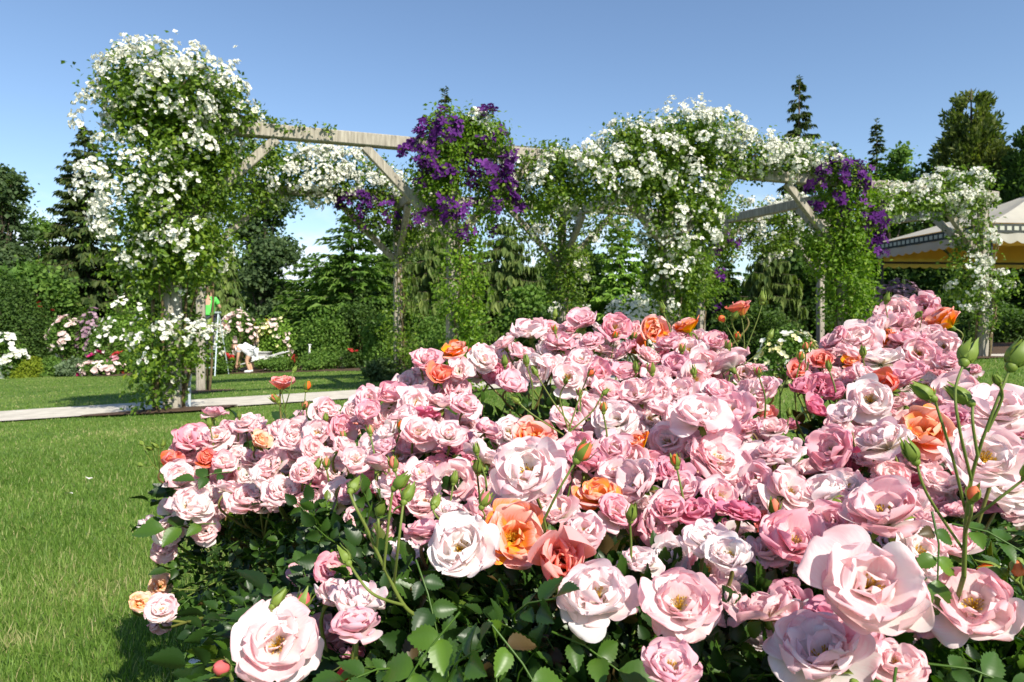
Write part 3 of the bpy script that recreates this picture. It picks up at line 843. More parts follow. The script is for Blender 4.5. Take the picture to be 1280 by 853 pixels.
def clipped(name, label, px, top, hw, d, m, seed, n=9000, leaf=0.09, cat="shrub", depth=None, group=None, base_py=None):
    """A rounded shrub: leaves over an uneven dome, with stems inside."""
    r = rng(seed)
    b = px_base(px, d); H = px_h(top, d) - b[2]; W = hw * d / FPX; D = depth or W
    root = thing(name, label, cat, b, group)
    dv = norm(r.normal(size=(n, 3))); dv[:, 2] = np.abs(dv[:, 2]) * 1.0
    lump = 1 + 0.09 * np.sin(dv[:, 0] * 6 + seed) * np.sin(dv[:, 1] * 7 + 1) + 0.08 * np.sin(dv[:, 2] * 9 + dv[:, 0] * 5)
    rad = lump * (1 - 0.35 * r.random(n) ** 2.2)
    P = dv * np.array([W, D, H]) * rad[:, None]
    P[:, 2] = np.maximum(P[:, 2], 0.03 + 0.1 * r.random(n))
    zd = norm(dv + 0.5 * r.normal(size=(n, 3)) + np.array([0, 0, 0.3])); yd = norm(r.normal(size=(n, 3)))
    V, F = scatter(KITE_V * 1.0, KITE_F, P, yd, zd, leaf * (0.6 + 0.8 * r.random(n)))
    obj("foliage", mesh_from("foliage", V, F, [m], None, False, {'rnd': np.repeat(np.clip(0.45 + 0.25 * r.normal(size=n), 0, 1), 4)}), root)
    st_ = Soup()
    for k in range(7):
        a = r.random() * 6.28; e = np.array([math.cos(a) * W * 0.6, math.sin(a) * D * 0.6, H * (0.5 + 0.3 * r.random())])
        st_.tube([(0.03 * math.cos(a), 0.03 * math.sin(a), 0), e * np.array([0.4, 0.4, 0.55]), e], [0.02, 0.014, 0.005], 5)
    st_.build("stems", M_bark, root)
    return root

def dense_conifer(name, label, px, top, hw, d, m, seed, n_clump=620, per=75, spray=0.26, power=0.62, cat="conifer", group="trees beyond the pergola"):
    """A full cone of ascending sprays in uneven tufts."""
    r = rng(seed)
    b = px_base(px, d); H = px_h(top, d) - b[2]; W = hw * d / FPX
    root = thing(name, label, cat, b, group)
    tr = Soup(); tr.tube([(0, 0, 0), (0, 0, H * 0.5), (0, 0, H * 0.96)], [0.02 * H, 0.012 * H, 0.02], 8)
    f = 1 - np.sqrt(r.random(n_clump)) * 0.98
    f = np.clip(f, 0.02, 0.985)
    a = r.random(n_clump) * 6.283
    bump = 1 + 0.12 * np.sin(a * 3 + f * 9 + seed) + 0.12 * np.sin(a * 5 - f * 17) + 0.10 * r.normal(size=n_clump)
    rad = W * (1 - f) ** power * bump * (0.55 + 0.45 * np.sqrt(r.random(n_clump)))
    c = np.stack([np.cos(a) * rad, np.sin(a) * rad, H * f], -1)
    out = np.stack([np.cos(a), np.sin(a), 0 * a], -1)
    for i in range(0, n_clump, 9):
        tr.tube([(0, 0, max(0.1, c[i][2] - 0.25 * rad[i])), c[i]], [0.05, 0.012], 4)
    tr.build("trunk", M_bark, root)
    li = np.repeat(np.arange(n_clump), per)
    sg = (0.17 * W * (1 - f) ** 0.5 + 0.06)[li][:, None]
    o = out[li]
    P = c[li] + np.clip(r.normal(size=(len(li), 3)), -1.8, 1.8) * sg * np.array([0.8, 0.8, 1.0]) + o * sg * 0.5
    P[:, 2] = np.clip(P[:, 2], 0.05, H - 0.02 - 0.25 * r.random(len(P)))
    n = len(P)
    yd = norm(o * 0.55 + np.array([0, 0, 0.8]) + 0.5 * r.normal(size=(n, 3)))
    zd = norm(o + 0.6 * r.normal(size=(n, 3)))
    V, F = scatter(KITE_V * np.array([0.75, 1, 1]), KITE_F, P, yd, zd, spray * (0.6 + 0.8 * r.random(n)))
    tone = np.clip(0.45 + 0.16 * r.normal(size=n) + 0.18 * r.normal(size=n_clump)[li], 0, 1)
    obj("crown", mesh_from("crown", V, F, [m], None, False, {'rnd': np.repeat(tone, 4)}), root)
    return root

# left
broadleaf("broadleaf_tree", "dark bluish leafy tree cut by the left edge of the photo", 2, 186, 46, 33, T_BLUE, 401, 0.1, 190, 70, 0.20)
broadleaf("broadleaf_tree", "fresh light green tree between the bluish tree and the spruce", 58, 268, 46, 36, T_MID, 402, 0.1, 170, 70, 0.17)
conifer("spruce", "tall dark spruce with ragged boughs left of the first pergola post", 106, 158, 66, 32, T_SPRUCE, 403, 0.04, 36, 70, 0.46, 0.42, 0.25, 0.70, fan=12)
conifer("conifer", "dark conifer mostly hidden behind the tall white rose", 185, 205, 60, 36, T_DARK, 404, 0.05, 30, 50, 0.5, 0.4)
broadleaf("broadleaf_tree", "low mid green tree under the tall spruce at far left", 45, 330, 60, 28, T_MID, 405, 0.02, 120, 70, 0.17)
broadleaf("broadleaf_tree", "dark grey green tree just right of the tall white rose", 330, 232, 58, 30, T_BLUE, 406, 0.08, 210, 75, 0.17)
conifer("cypress", "narrow pale green cypress right of the first post, below the garland", 285, 300, 18, 24, T_WEEP, 407, 0.02, 30, 26, 0.4, 0.3, 0.5, 0.5)
broadleaf("broadleaf_tree", "dark tree filling the gap between the first post and the garden ladder", 235, 270, 60, 33, T_DARK, 408, 0.02, 170, 70, 0.2)
# the cedar with level boughs, left of the second post
conifer("cedar", "bright green cedar with level boughs left of the purple clematis", 440, 262, 78, 25, T_MID, 409, 0.06, 22, 46, 0.42, 0.12, 0.0, 0.55, fan=12)
conifer("cedar", "second cedar with flat layered boughs just behind the first", 395, 318, 66, 28, T_MID, 410, 0.04, 16, 46, 0.42, 0.10, 0.0, 0.5, fan=11)
broadleaf("broadleaf_tree", "dark tree behind the rear post of the second bay", 505, 278, 52, 29, T_DARK, 411, 0.05, 170, 70, 0.18)
conifer("fir", "pointed tip of a slim fir standing above the purple clematis", 556, 112, 20, 38, T_SPRUCE, 412, 0.1, 40, 20, 0.5, 0.4, 0.0, 0.8)
conifer("weeping_cypress", "weeping cypress with hanging sprays left of the clematis post's foot", 545, 268, 60, 20, T_WEEP, 413, 0.03, 26, 44, 0.42, 0.5, 0.75, 0.45, fan=11)
conifer("weeping_cypress", "broad weeping cypress right of the clematis post", 632, 274, 74, 21, T_WEEP, 414, 0.03, 26, 44, 0.42, 0.5, 0.7, 0.5, fan=11)
broadleaf("broadleaf_tree", "mid green shrubby tree below the sky gap at mid pergola", 665, 360, 40, 18, T_MID, 415, 0.02, 110, 70, 0.11, cat="small tree")
broadleaf("broadleaf_tree", "dark green tree behind the shaded third back post", 720, 300, 44, 27, T_DARK, 416, 0.04, 150, 70, 0.17)
conifer("conifer", "light feathery conifer seen through the pergola beside the third front post", 775, 268, 46, 26, T_LIGHT, 417, 0.05, 22, 36, 0.42, 0.2, 0.1, 0.6)
broadleaf("broadleaf_tree", "dark tree behind the broadest white rose", 850, 290, 60, 30, T_DARK, 418, 0.03, 170, 70, 0.2)
conifer("weeping_cypress", "yellow green weeping cypress under the far garland", 962, 300, 50, 21, T_WEEP, 419, 0.03, 26, 42, 0.42, 0.5, 0.75, 0.45, fan=11)
conifer("conifer", "dark conifer beside the yellow green weeping cypress", 905, 320, 34, 23, T_DARK, 420, 0.03, 26, 34, 0.36, 0.3, 0.1, 0.6)
conifer("spruce", "tall lone spruce rising above the right half of the pergola", 999, 95, 48, 36, T_SPRUCE, 421, 0.08, 34, 62, 0.46, 0.45, 0.3, 0.75, fan=9, gap=0.12)
conifer("fir", "small spire of a fir left of the far purple clematis", 1043, 178, 16, 40, T_SPRUCE, 422, 0.1, 30, 18, 0.45, 0.4)
broadleaf("broadleaf_tree", "dark tree behind the far purple clematis", 1030, 290, 60, 27, T_DARK, 423, 0.02, 170, 70, 0.18)
conifer("fir", "slim dark fir at the left end of the tree group beyond the tent", 1096, 150, 22, 42, T_SPRUCE, 424, 0.08, 36, 50, 0.44, 0.4)
broadleaf("broadleaf_tree", "olive green rounded tree right of the slim dark fir", 1128, 166, 36, 40, T_MID, 425, 0.1, 170, 60, 0.2)
broadleaf("broadleaf_tree", "dark leafy tree between the rounded tree and the big golden conifer", 1160, 196, 34, 38, T_DARK, 426, 0.08, 150, 60, 0.2)
dense_conifer("conifer", "big golden green conifer behind the canopy tent", 1214, 98, 58, 36, T_OLIVE, 427)
dense_conifer("conifer", "dark conifer cut by the right edge behind the tent", 1290, 148, 46, 33, T_DARK, 428)
broadleaf("broadleaf_tree", "dark low tree left of the canopy tent", 1110, 235, 60, 30, T_DARK, 429, 0.02, 160, 70, 0.2)
broadleaf("broadleaf_tree", "dark tree showing under the canopy tent's right half", 1225, 300, 70, 27, T_DARK, 430, 0.02, 190, 70, 0.19)
broadleaf("broadleaf_tree", "dark tree at the right edge under the canopy tent", 1300, 320, 60, 26, T_DARK, 431, 0.02, 170, 70, 0.19)
# far wood that closes the garden
def far_wood():
    r = rng(450)
    P, S = [], []
    for i in range(150):
        a = -48 + 96 * i / 149
        d = 44 + r.random() * 9
        x = math.tan(R(a)) * 46; h = 3.6 + 2.2 * math.sin(i * 0.21) ** 2 + 1.2 * r.random()
        k = 620
        q = norm(r.normal(size=(k, 3))) * (0.7 + 0.35 * r.random((k, 1)))
        q[:, 2] = np.abs(q[:, 2])
        p = q * np.array([1.5, 1.3, h]) + np.array([x, d, float(gz(x, d))])
        P.append(p)
    P = np.concatenate(P); n = len(P)
    V, F = scatter(KITE_V * np.array([1.4, 1, 1]), KITE_F, P, norm(r.normal(size=(n, 3))), norm(r.normal(size=(n, 3)) + np.array([0, -0.4, 0.8])), 0.38 * (0.6 + 0.8 * r.random(n)))
    o = obj("far_wood", mesh_from("far_wood", V, F, [T_DARK], None, False, {'rnd': np.repeat(np.clip(0.5 + 0.28 * r.normal(size=n), 0, 1), 4)}))
    tag(o, "dark far wood closing the garden behind all the single trees", "wood", kind='stuff')
far_wood()

# ================================================================== BORDER PLANTS
def petal_mat_simple(name, c0, c1):
    return leaf_mat(name, [(0.0, c0), (1.0, c1)], 0.6, 0.25, 0.15, (1.1, 1.0, 1.0))
F_WHITE = M_white_pet
F_PALE = petal_mat_simple("pale_pink_petal", (0.72, 0.50, 0.48), (0.85, 0.74, 0.68))
F_PINK = petal_mat_simple("pink_petal", (0.62, 0.20, 0.28), (0.78, 0.42, 0.48))
F_RED = petal_mat_simple("red_petal", (0.36, 0.02, 0.02), (0.50, 0.06, 0.05))
F_MAUVE = petal_mat_simple("mauve_petal", (0.24, 0.13, 0.19), (0.44, 0.30, 0.36))
F_YELLOW = petal_mat_simple("yellow_petal", (0.75, 0.52, 0.02), (0.85, 0.68, 0.10))
F_LEMON = petal_mat_simple("lemon_petal", (0.80, 0.72, 0.32), (0.85, 0.82, 0.55))
F_MAGENTA = petal_mat_simple("magenta_petal", (0.45, 0.02, 0.14), (0.60, 0.06, 0.24))

def border_plant(name, label, cat, px, top, hw, d, leaf_m, seed, flowers=None, n_fl=0, fsize=0.05, leaf=0.05, n=2600, bare=0.0, fl_top=True, group="border plants along the far edge of the lawn", depth=None, petals=5):
    """A loose bush: clumped leaves over stems, with single open flowers on the outside; bare = share of height that is only stem."""
    r = rng(seed)
    b = px_base(px, d); b[2] += 0.03
    H = px_h(top, d) - b[2]; W = hw * d / FPX; D = depth or W * 0.8
    root = thing(name, label, cat, b, group)
    z0 = bare * H
    nc = 34
    q = norm(r.normal(size=(nc, 3))) * np.sqrt(r.random((nc, 1)) * 0.6 + 0.3)
    cc = np.stack([q[:, 0] * W * 0.85, q[:, 1] * D * 0.85, z0 + (H - z0) * (0.5 + 0.42 * q[:, 2])], -1)
    li = np.repeat(np.arange(nc), n // nc)
    P = cc[li] + r.normal(size=(len(li), 3)) * np.array([W, D, (H - z0) * 0.6]) * 0.17
    P[:, 2] = np.clip(P[:, 2], 0.02 + 0.05 * r.random(len(P)), None)
    m_ = len(P)
    ctr = np.array([0, 0, z0 + (H - z0) * 0.45])
    ow = norm((P - ctr) / np.array([W, D, max(0.1, (H - z0) / 2)]))
    V, F = scatter(KITE_V, KITE_F, P, norm(r.normal(size=(m_, 3)) + ow * 0.5), norm(ow * 0.7 + np.array([0, 0, 0.6]) + 0.6 * r.normal(size=(m_, 3))), leaf * (0.6 + 0.8 * r.random(m_)))
    obj("foliage", mesh_from("foliage", V, F, [leaf_m], None, False, {'rnd': np.repeat(np.clip(0.45 + 0.25 * r.normal(size=m_), 0, 1), 4)}), root)
    ss = Soup()
    for i in range(0, nc, 3):
        a = np.array([0.02 * r.normal(), 0.02 * r.normal(), 0])
        ss.tube([a, a * 0.5 + cc[i] * np.array([0.3, 0.3, 0.5]), cc[i]], [0.016, 0.011, 0.004], 5)
    ss.build("stems", M_cane, root)
    if flowers:
        fls = flowers if isinstance(flowers, list) else [flowers]
        for fi, fm in enumerate(fls):
            k = n_fl // len(fls)
            dv = norm(r.normal(size=(k, 3)) + np.array([0, -0.6, 0.5 if fl_top else 0.0]))
            # flowers sit in loose groups
            g0 = dv[r.integers(0, max(1, k // 4), k)]
            dv = norm(g0 + 0.16 * r.normal(size=(k, 3)))
            p = np.array([0, 0, z0 + (H - z0) * 0.5]) + dv * np.array([W, D, (H - z0) * 0.5]) * (0.9 + 0.2 * r.random((k, 1)))
            p[:, 2] = np.maximum(p[:, 2], 0.08)
            fv, ff = floret_template(petals, fsize, rng(seed + 7), 0.5, 0.95)
            V, F = scatter(fv, ff, p, norm(np.cross(dv, r.normal(size=(k, 3)))), norm(dv + np.array([0, -0.3, 0.5]) + 0.4 * r.normal(size=(k, 3))), 0.7 + 0.6 * r.random(k))
            o = obj("blossoms", mesh_from("blossoms", V, F, [fm], None, False, {'rnd': np.repeat(r.random(k), len(fv))}), root)
            if k > 100: tag(o, kind='stuff')
    return root
bp = border_plant
clipped("clipped_shrub", "tall dark clipped evergreen at the far left of the flower border", 18, 350, 34, 24.6, T_DARK, 501, 9000, 0.10)
clipped("clipped_shrub", "low rounded yellow green mound at the left end of the border", 37, 447, 26, 22.6, T_CHART, 502, 6000, 0.07)
clipped("clipped_shrub", "dark green low mound between the yellow mound and the blush standard rose", 66, 448, 20, 22.8, T_MID, 503, 4000, 0.07)
bp("rose_bush", "white rose bush cut by the left edge of the photo", "rose bush", 8, 418, 22, 22.2, T_MID, 510, F_WHITE, 85, 0.09, 0.09)
bp("standard_rose", "blush white standard rose left of the mauve shrub", "rose", 83, 397, 22, 23.4, T_MID, 511, F_PALE, 80, 0.085, 0.09, bare=0.3)
bp("flowering_shrub", "tall mauve flowering shrub beside the blush standard rose", "shrub", 113, 388, 15, 23.6, T_MID, 512, [F_MAUVE, F_MAUVE], 110, 0.08, 0.08)
bp("silver_plant", "silvery grey green plant in front of the mauve shrub", "plant", 92, 450, 20, 22.4, T_GREY, 513, F_MAGENTA, 5, 0.12, 0.10)
bp("rose_bush", "pale pink ground roses along the grass edge left of the first post", "rose bush", 128, 452, 26, 22.2, T_MID, 514, F_PALE, 70, 0.085, 0.07)
bp("rose_bush", "small red rose bush behind the pale pink ground roses", "rose bush", 122, 442, 13, 22.8, T_MID, 515, F_MAGENTA, 12, 0.12, 0.07)
bp("rose_bush", "pink and red rose bush left of the first pergola post", "rose bush", 160, 440, 22, 22.8, T_MID, 516, [F_PINK, F_RED], 44, 0.09, 0.07)
bp("rose_bush", "white rose shrub behind the foot of the first pergola post", "rose bush", 138, 402, 26, 23.4, T_MID, 517, F_WHITE, 60, 0.075, 0.09)
bp("green_shrub", "tall fresh green shrub behind the pink and red rose bush", "shrub", 160, 370, 30, 24.8, T_LIGHT, 518, F_WHITE, 30, 0.1, 0.10)
bp("red_flowering_shrub", "tall dark shrub with a few red flowers, left of the mauve shrub", "shrub", 60, 378, 24, 25.6, T_DARK, 519, F_RED, 8, 0.11, 0.10)
bp("white_rose_bush", "white rose bush around the garden ladder", "rose bush", 268, 408, 20, 20.0, T_MID, 520, F_WHITE, 95, 0.075, 0.08)
bp("low_shrub", "low green border shrub under the garden ladder", "shrub", 262, 437, 26, 19.6, T_MID, 521, F_RED, 6, 0.08, 0.07)
bp("blush_standard_rose", "blush standard rose above the stooping gardener", "rose", 298, 391, 21, 21.6, T_MID, 522, [F_PALE, F_PALE], 110, 0.08, 0.08, bare=0.25)
bp("yellow_rose", "bright yellow rose right of the blush standard rose", "rose bush", 326, 396, 10, 22.0, T_LIGHT, 523, F_YELLOW, 18, 0.10, 0.08, bare=0.2)
bp("lemon_rose_bush", "pale lemon rose bush above the wheelbarrow", "rose bush", 345, 398, 22, 22.0, T_LIGHT, 524, [F_LEMON, F_PALE], 70, 0.075, 0.08, bare=0.1)
bp("low_shrub", "low fresh green shrubs in front of the wheelbarrow", "shrub", 346, 447, 26, 20.3, T_MID, 525, F_WHITE, 8, 0.07, 0.07)
bp("low_shrub", "low shrub with leafy tips left of the stooping gardener", "shrub", 284, 442, 16, 20.4, T_MID, 526, F_PALE, 6, 0.07, 0.07)
bp("green_shrub", "rounded green shrub right of the lemon roses", "shrub", 405, 392, 32, 21.4, T_MID, 527, None, 0, 0.1, 0.10, n=4200)
bp("low_shrub", "low green planting under the rounded shrub by the white stake", "shrub", 400, 440, 32, 20.2, T_MID, 528, F_RED, 5, 0.1, 0.07)
bp("rose_bush", "dark bush with three red roses left of the second post", "rose bush", 440, 438, 17, 20.0, T_DARK, 529, F_RED, 7, 0.075, 0.07)
bp("blue_grey_shrub", "low bluish dark bush at the foot of the second rear post", "shrub", 480, 450, 26, 12.9, T_BLUE, 530, None, 0, 0.1, 0.07, group="shrubs under the pergola")
bp("green_shrub", "olive green shrub just left of the second rear post", "shrub", 474, 396, 22, 15.2, T_MID, 531, None, 0, 0.1, 0.07, n=3600, group="shrubs under the pergola")
bp("green_shrub", "wide dark shrub behind the olive green one", "shrub", 452, 376, 40, 22.4, T_DARK, 532, None, 0, 0.1, 0.10, n=4200, group="shrubs under the pergola")
bp("white_shrub_rose", "low white rose mound at the foot of the third front post", "rose bush", 795, 368, 42, 13.4, T_MID, 533, [F_WHITE, F_WHITE], 560, 0.045, 0.06, group="shrubs under the pergola")
bp("green_shrub", "mid green shrub behind the top of the pink roses, left of mid pergola", "shrub", 560, 380, 60, 17.4, T_MID, 534, None, 0, 0.1, 0.08, n=5200, group="shrubs under the pergola")
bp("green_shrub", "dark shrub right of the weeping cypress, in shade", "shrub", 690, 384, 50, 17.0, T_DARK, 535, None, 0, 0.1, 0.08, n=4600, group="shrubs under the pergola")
bp("daisy_bush", "low bush of small white and lemon flowers behind the gap between the rose bushes", "flower bush", 985, 412, 36, 8.2, T_MID, 536, [F_WHITE, F_LEMON], 150, 0.035, 0.045, group="shrubs under the pergola")
bp("green_shrub", "dark green shrub behind the small white flowers", "shrub", 940, 380, 60, 15.5, T_DARK, 537, None, 0, 0.1, 0.08, n=5200, group="shrubs under the pergola")
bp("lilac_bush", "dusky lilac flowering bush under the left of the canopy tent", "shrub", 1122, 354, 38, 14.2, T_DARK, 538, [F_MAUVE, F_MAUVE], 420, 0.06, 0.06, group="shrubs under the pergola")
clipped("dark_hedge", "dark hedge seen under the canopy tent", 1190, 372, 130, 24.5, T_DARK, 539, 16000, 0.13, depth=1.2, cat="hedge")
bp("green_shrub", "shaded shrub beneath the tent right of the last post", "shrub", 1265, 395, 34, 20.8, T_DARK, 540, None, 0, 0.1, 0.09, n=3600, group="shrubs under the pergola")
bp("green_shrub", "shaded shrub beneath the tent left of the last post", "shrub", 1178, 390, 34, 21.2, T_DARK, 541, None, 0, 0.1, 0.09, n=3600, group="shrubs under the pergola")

# white stake and pale pot in the border
b = px_base(386, 20.6)
w_ = thing("white_stake", "thin white stake standing in the border right of the lemon roses", "stake", b)
Soup().bar((0, 0, 0), (0.03, 0, 0.80), 0.06, 0.05, bev=0.008).build("post", M_white, w_, smooth=False)
Soup().box((0.03, 0, 0.82), (0.08, 0.07, 0.03), bev=0.006).build("cap", M_white, w_, smooth=False)
M_pinkpot = plain_mat("pale_terracotta", (0.50, 0.33, 0.28), (0.62, 0.46, 0.40), 0.8, 12)
b = px_base(432, 20.1)
pot = thing("flower_pot", "pale pinkish pot at the grass edge left of the second post", "pot", b)
so = Soup()
pr = [(0.10, 0.0), (0.13, 0.02), (0.17, 0.34), (0.19, 0.35), (0.19, 0.41), (0.165, 0.41), (0.15, 0.30)]
a = np.arange(20) * 2 * math.pi / 20
V = np.concatenate([np.stack([rr * np.cos(a), rr * np.sin(a), 0 * a + zz], -1) for rr, zz in pr])
F = np.array([(i * 20 + j, i * 20 + (j + 1) % 20, (i + 1) * 20 + (j + 1) % 20, (i + 1) * 20 + j) for i in range(len(pr) - 1) for j in range(20)])
so.add(V, F); so.build("bowl", M_pinkpot, pot)
V, F = scatter(KITE_V, KITE_F, np.tile([[0, 0, 0.32]], (80, 1)) + rng(3).normal(size=(80, 3)) * 0.05, norm(rng(4).normal(size=(80, 3)) + np.array([0, 0, 0.8])), rng(5).normal(size=(80, 3)) + np.array([0, 0, 1.0]), np.full(80, 0.12))
obj("foliage", mesh_from("foliage", V, F, [T_MID], None, False, {'rnd': np.repeat(rng(6).random(80), 4)}), pot)

# ================================================================== CANOPY TENT
def fabric(name, c, tr, tc):
    m, t = mat(name); l = t.links.new
    out = t.nodes.new('ShaderNodeOutputMaterial'); p = t.nodes.new('ShaderNodeBsdfPrincipled')
    p.inputs['Roughness'].default_value = 0.8; p.inputs['Specular IOR Level'].default_value = 0.15
    tx = t.nodes.new('ShaderNodeTexCoord'); nz = t.nodes.new('ShaderNodeTexNoise'); nz.inputs['Scale'].default_value = 3.0; nz.inputs['Detail'].default_value = 5
    l(tx.outputs['Object'], nz.inputs['Vector'])
    rp = ramp(t, [(0.3, tuple(0.88 * x for x in c)), (0.7, c)]); l(nz.outputs[0], rp.inputs[0]); l(rp.outputs[0], p.inputs['Base Color'])
    tn = t.nodes.new('ShaderNodeBsdfTranslucent'); tn.inputs['Color'].default_value = (*tc, 1)
    ms = t.nodes.new('ShaderNodeMixShader'); ms.inputs[0].default_value = tr
    l(p.outputs[0], ms.inputs[1]); l(tn.outputs[0], ms.inputs[2]); l(ms.outputs[0], out.inputs['Surface'])
    return m
M_cream = fabric("cream_canvas", (0.54, 0.525, 0.46), 0.35, (0.70, 0.62, 0.45))
M_ochre = fabric("ochre_lining", (0.68, 0.46, 0.10), 0.5, (0.88, 0.58, 0.10))
M_band = fabric("dark_green_band", (0.055, 0.06, 0.055), 0.0, (0.1, 0.1, 0.1))
M_motif = fabric("cream_motif", (0.50, 0.50, 0.42), 0.1, (0.5, 0.5, 0.4))
M_pole = plain_mat("dark_pole", (0.018, 0.018, 0.022), (0.035, 0.035, 0.04), 0.5, 10)
T0, T1 = np.array([10.5, 15.0]), np.array([10.15, 18.9])
tv = (T1 - T0) / np.linalg.norm(T1 - T0); tu = np.array([tv[1], -tv[0]])
TW = 5.8
TC = [T0, T1, T1 + tu * TW, T0 + tu * TW]
TM = sum(TC) / 4
TG = float(gz(*T0))
tent = thing("canopy_tent", "cream canopy tent with scalloped edge and ochre lining at the right edge", "tent", (TM[0], TM[1], TG))
EZ, AZ_ = 3.24 - TG, 4.28 - TG
tl = [np.array([c[0] - TM[0], c[1] - TM[1]]) for c in TC]
def tp(c, z, k=1.0): return np.array([c[0] * k, c[1] * k, z])
# roof: four slightly sagging panels
def roof_panels(dz, k):
    so = Soup(); n = 13
    for i in range(4):
        a, b_ = tl[i], tl[(i + 1) % 4]
        V = []
        for r_ in range(9):
            f = r_ / 8
            for q in range(n):
                u = q / (n - 1)
                e = a * (1 - u) + b_ * u
                w = 1 - f * 0.965
                z = EZ + (AZ_ - EZ) * f - 0.16 * math.sin(math.pi * f) * math.sin(math.pi * u) * 0.6 - 0.05 * math.sin(math.pi * f)
                V.append((e[0] * w * k, e[1] * w * k, z + dz))
        F = [(r_ * n + q, r_ * n + q + 1, (r_ + 1) * n + q + 1, (r_ + 1) * n + q) for r_ in range(8) for q in range(n - 1)]
        so.add(np.array(V), np.array(F))
    return so
roof_panels(0.0, 1.0).build("roof", M_cream, tent)
roof_panels(-0.05, 0.985).build("lining", M_ochre, tent)
so = Soup()
so.add(*tube([(0, 0, AZ_ - 0.03), (0, 0, AZ_ + 0.05), (0, 0, AZ_ + 0.09), (0, 0, AZ_ + 0.16)], [0.22, 0.22, 0.05, 0.015], 12)); so.build("roof_cap", M_pole, tent)
def drape(i, off, z0, depth, scal, m, name, ns):
    a, b_ = tl[i], tl[(i + 1) % 4]
    Ls = np.linalg.norm(b_ - a); d = (b_ - a) / Ls; nn = np.array([-d[1], d[0]])
    if np.dot(nn, (a + b_) / 2) < 0: nn = -nn
    N = ns * 10
    V = []
    for q in range(N + 1):
        u = q / N
        p = a + d * Ls * u + nn * (off + 0.012 * math.sin(u * ns * 3.1) )
        ph = (q % 10) / 10 if q < N else 0
        low = z0 - depth + scal * (1 - math.sin(math.pi * ((q / 10) % 1.0))) 
        for f in (0, 0.35, 0.7, 1.0):
            V.append((p[0] + nn[0] * 0.03 * f, p[1] + nn[1] * 0.03 * f, z0 + (low - z0) * f))
    F = [(q * 4 + k, q * 4 + k + 1, (q + 1) * 4 + k + 1, (q + 1) * 4 + k) for q in range(N) for k in range(3)]
    so = Soup(); so.add(np.array(V), np.array(F)); return so.build(name, m, tent)
for i in range(4):
    Ls = np.linalg.norm(tl[(i + 1) % 4] - tl[i])
    drape(i, 0.012, EZ - 0.02, 0.44, 0.06, M_cream, "valance", int(Ls / 0.30))
    drape(i, -0.02, EZ - 0.03, 0.43 if i in (0, 3) else 0.68, 0.05, M_ochre, "valance_lining", int(Ls / 0.30))
    a, b_ = tl[i], tl[(i + 1) % 4]; d = (b_ - a) / Ls; nn = np.array([-d[1], d[0]])
    if np.dot(nn, (a + b_) / 2) < 0: nn = -nn
    so = Soup(); c = (a + b_) / 2 + nn * 0.034
    Rm = np.array([[d[0], nn[0], 0], [d[1], nn[1], 0], [0, 0, 1.0]])
    so.box((c[0], c[1], EZ - 0.125), (Ls + 0.06, 0.012, 0.20), Rm, 0)
    nsq = int(Ls / 0.17)
    for q in range(nsq):
        p = a + d * Ls * (q + 0.5) / nsq + nn * 0.044
        so.box((p[0], p[1], EZ - 0.125), (0.105, 0.006, 0.09), Rm, 1)
    so.build("border_band", [M_band, M_motif], tent, smooth=False)
    so = Soup(); c = tl[i] * 0.975
    so.tube([(c[0], c[1], -0.15), (c[0], c[1], EZ - 0.06)], 0.038, 10)
    so.build("pole", M_pole, tent)
a, b_ = tl[1] * 0.97, tl[2] * 0.97
for (q0, q1, z0, z1) in ((a, b_, EZ - 0.56, EZ - 0.56), (tl[0] * 0.96, tl[1] * 0.96, EZ - 0.10, EZ - 0.10), (a * 0.6 + b_ * 0.4, tl[0] * 0.4 + tl[1] * 0.5, EZ - 0.56, EZ - 0.12)):
    Soup().tube([(q0[0], q0[1], z0), (q1[0], q1[1], z1)], 0.032, 8).build("rail", M_pole, tent)
for i in range(4):
    Soup().tube([tp(tl[i], EZ - 0.12, 0.96), tp(tl[i], AZ_ - 0.20, 0.05)], 0.028, 8).build("rafter", M_pole, tent)

# ================================================================== PEOPLE AND THEIR TOOLS
M_skin = plain_mat("skin", (0.52, 0.30, 0.20), (0.58, 0.36, 0.25), 0.55, 8)
M_hair = plain_mat("brown_hair", (0.09, 0.05, 0.03), (0.16, 0.10, 0.06), 0.7, 30)
M_shirt_w = plain_mat("white_cotton", (0.72, 0.72, 0.76), (0.80, 0.80, 0.82), 0.85, 10)
M_shirt_g = plain_mat("green_cotton", (0.10, 0.50, 0.08), (0.14, 0.60, 0.12), 0.85, 10)
M_trouser = plain_mat("dark_trousers", (0.03, 0.035, 0.05), (0.06, 0.065, 0.09), 0.85, 10)
M_shoe = plain_mat("pale_shoe", (0.6, 0.6, 0.6), (0.7, 0.7, 0.7), 0.6, 10)
M_eye = plain_mat("eye", (0.02, 0.015, 0.01), (0.03, 0.02, 0.015), 0.3, 10)
M_alu = plain_mat("aluminium", (0.42, 0.50, 0.56), (0.55, 0.62, 0.66), 0.4, 10, metallic=0.3)
def skin_obj(name, verts, edges, rad, m, parent, root_i=0):
    me = bpy.data.meshes.new(name)
    me.from_pydata([tuple(v) for v in verts], edges, [])
    me.materials.append(m)
    o = obj(name, me, parent)
    md = o.modifiers.new("skin", 'SKIN')
    sv = me.skin_vertices[0].data if me.skin_vertices else None
    if sv is None:
        bpy.context.view_layer.objects.active = o
        sv = me.skin_vertices.new(name="skin").data if hasattr(me.skin_vertices, 'new') else None
    for i, q in enumerate(rad):
        sv[i].radius = (q, q) if not isinstance(q, tuple) else q
        sv[i].use_root = (i == root_i)
    sd = o.modifiers.new("sub", 'SUBSURF'); sd.levels = 2; sd.render_levels = 2
    md.use_smooth_shade = True
    return o
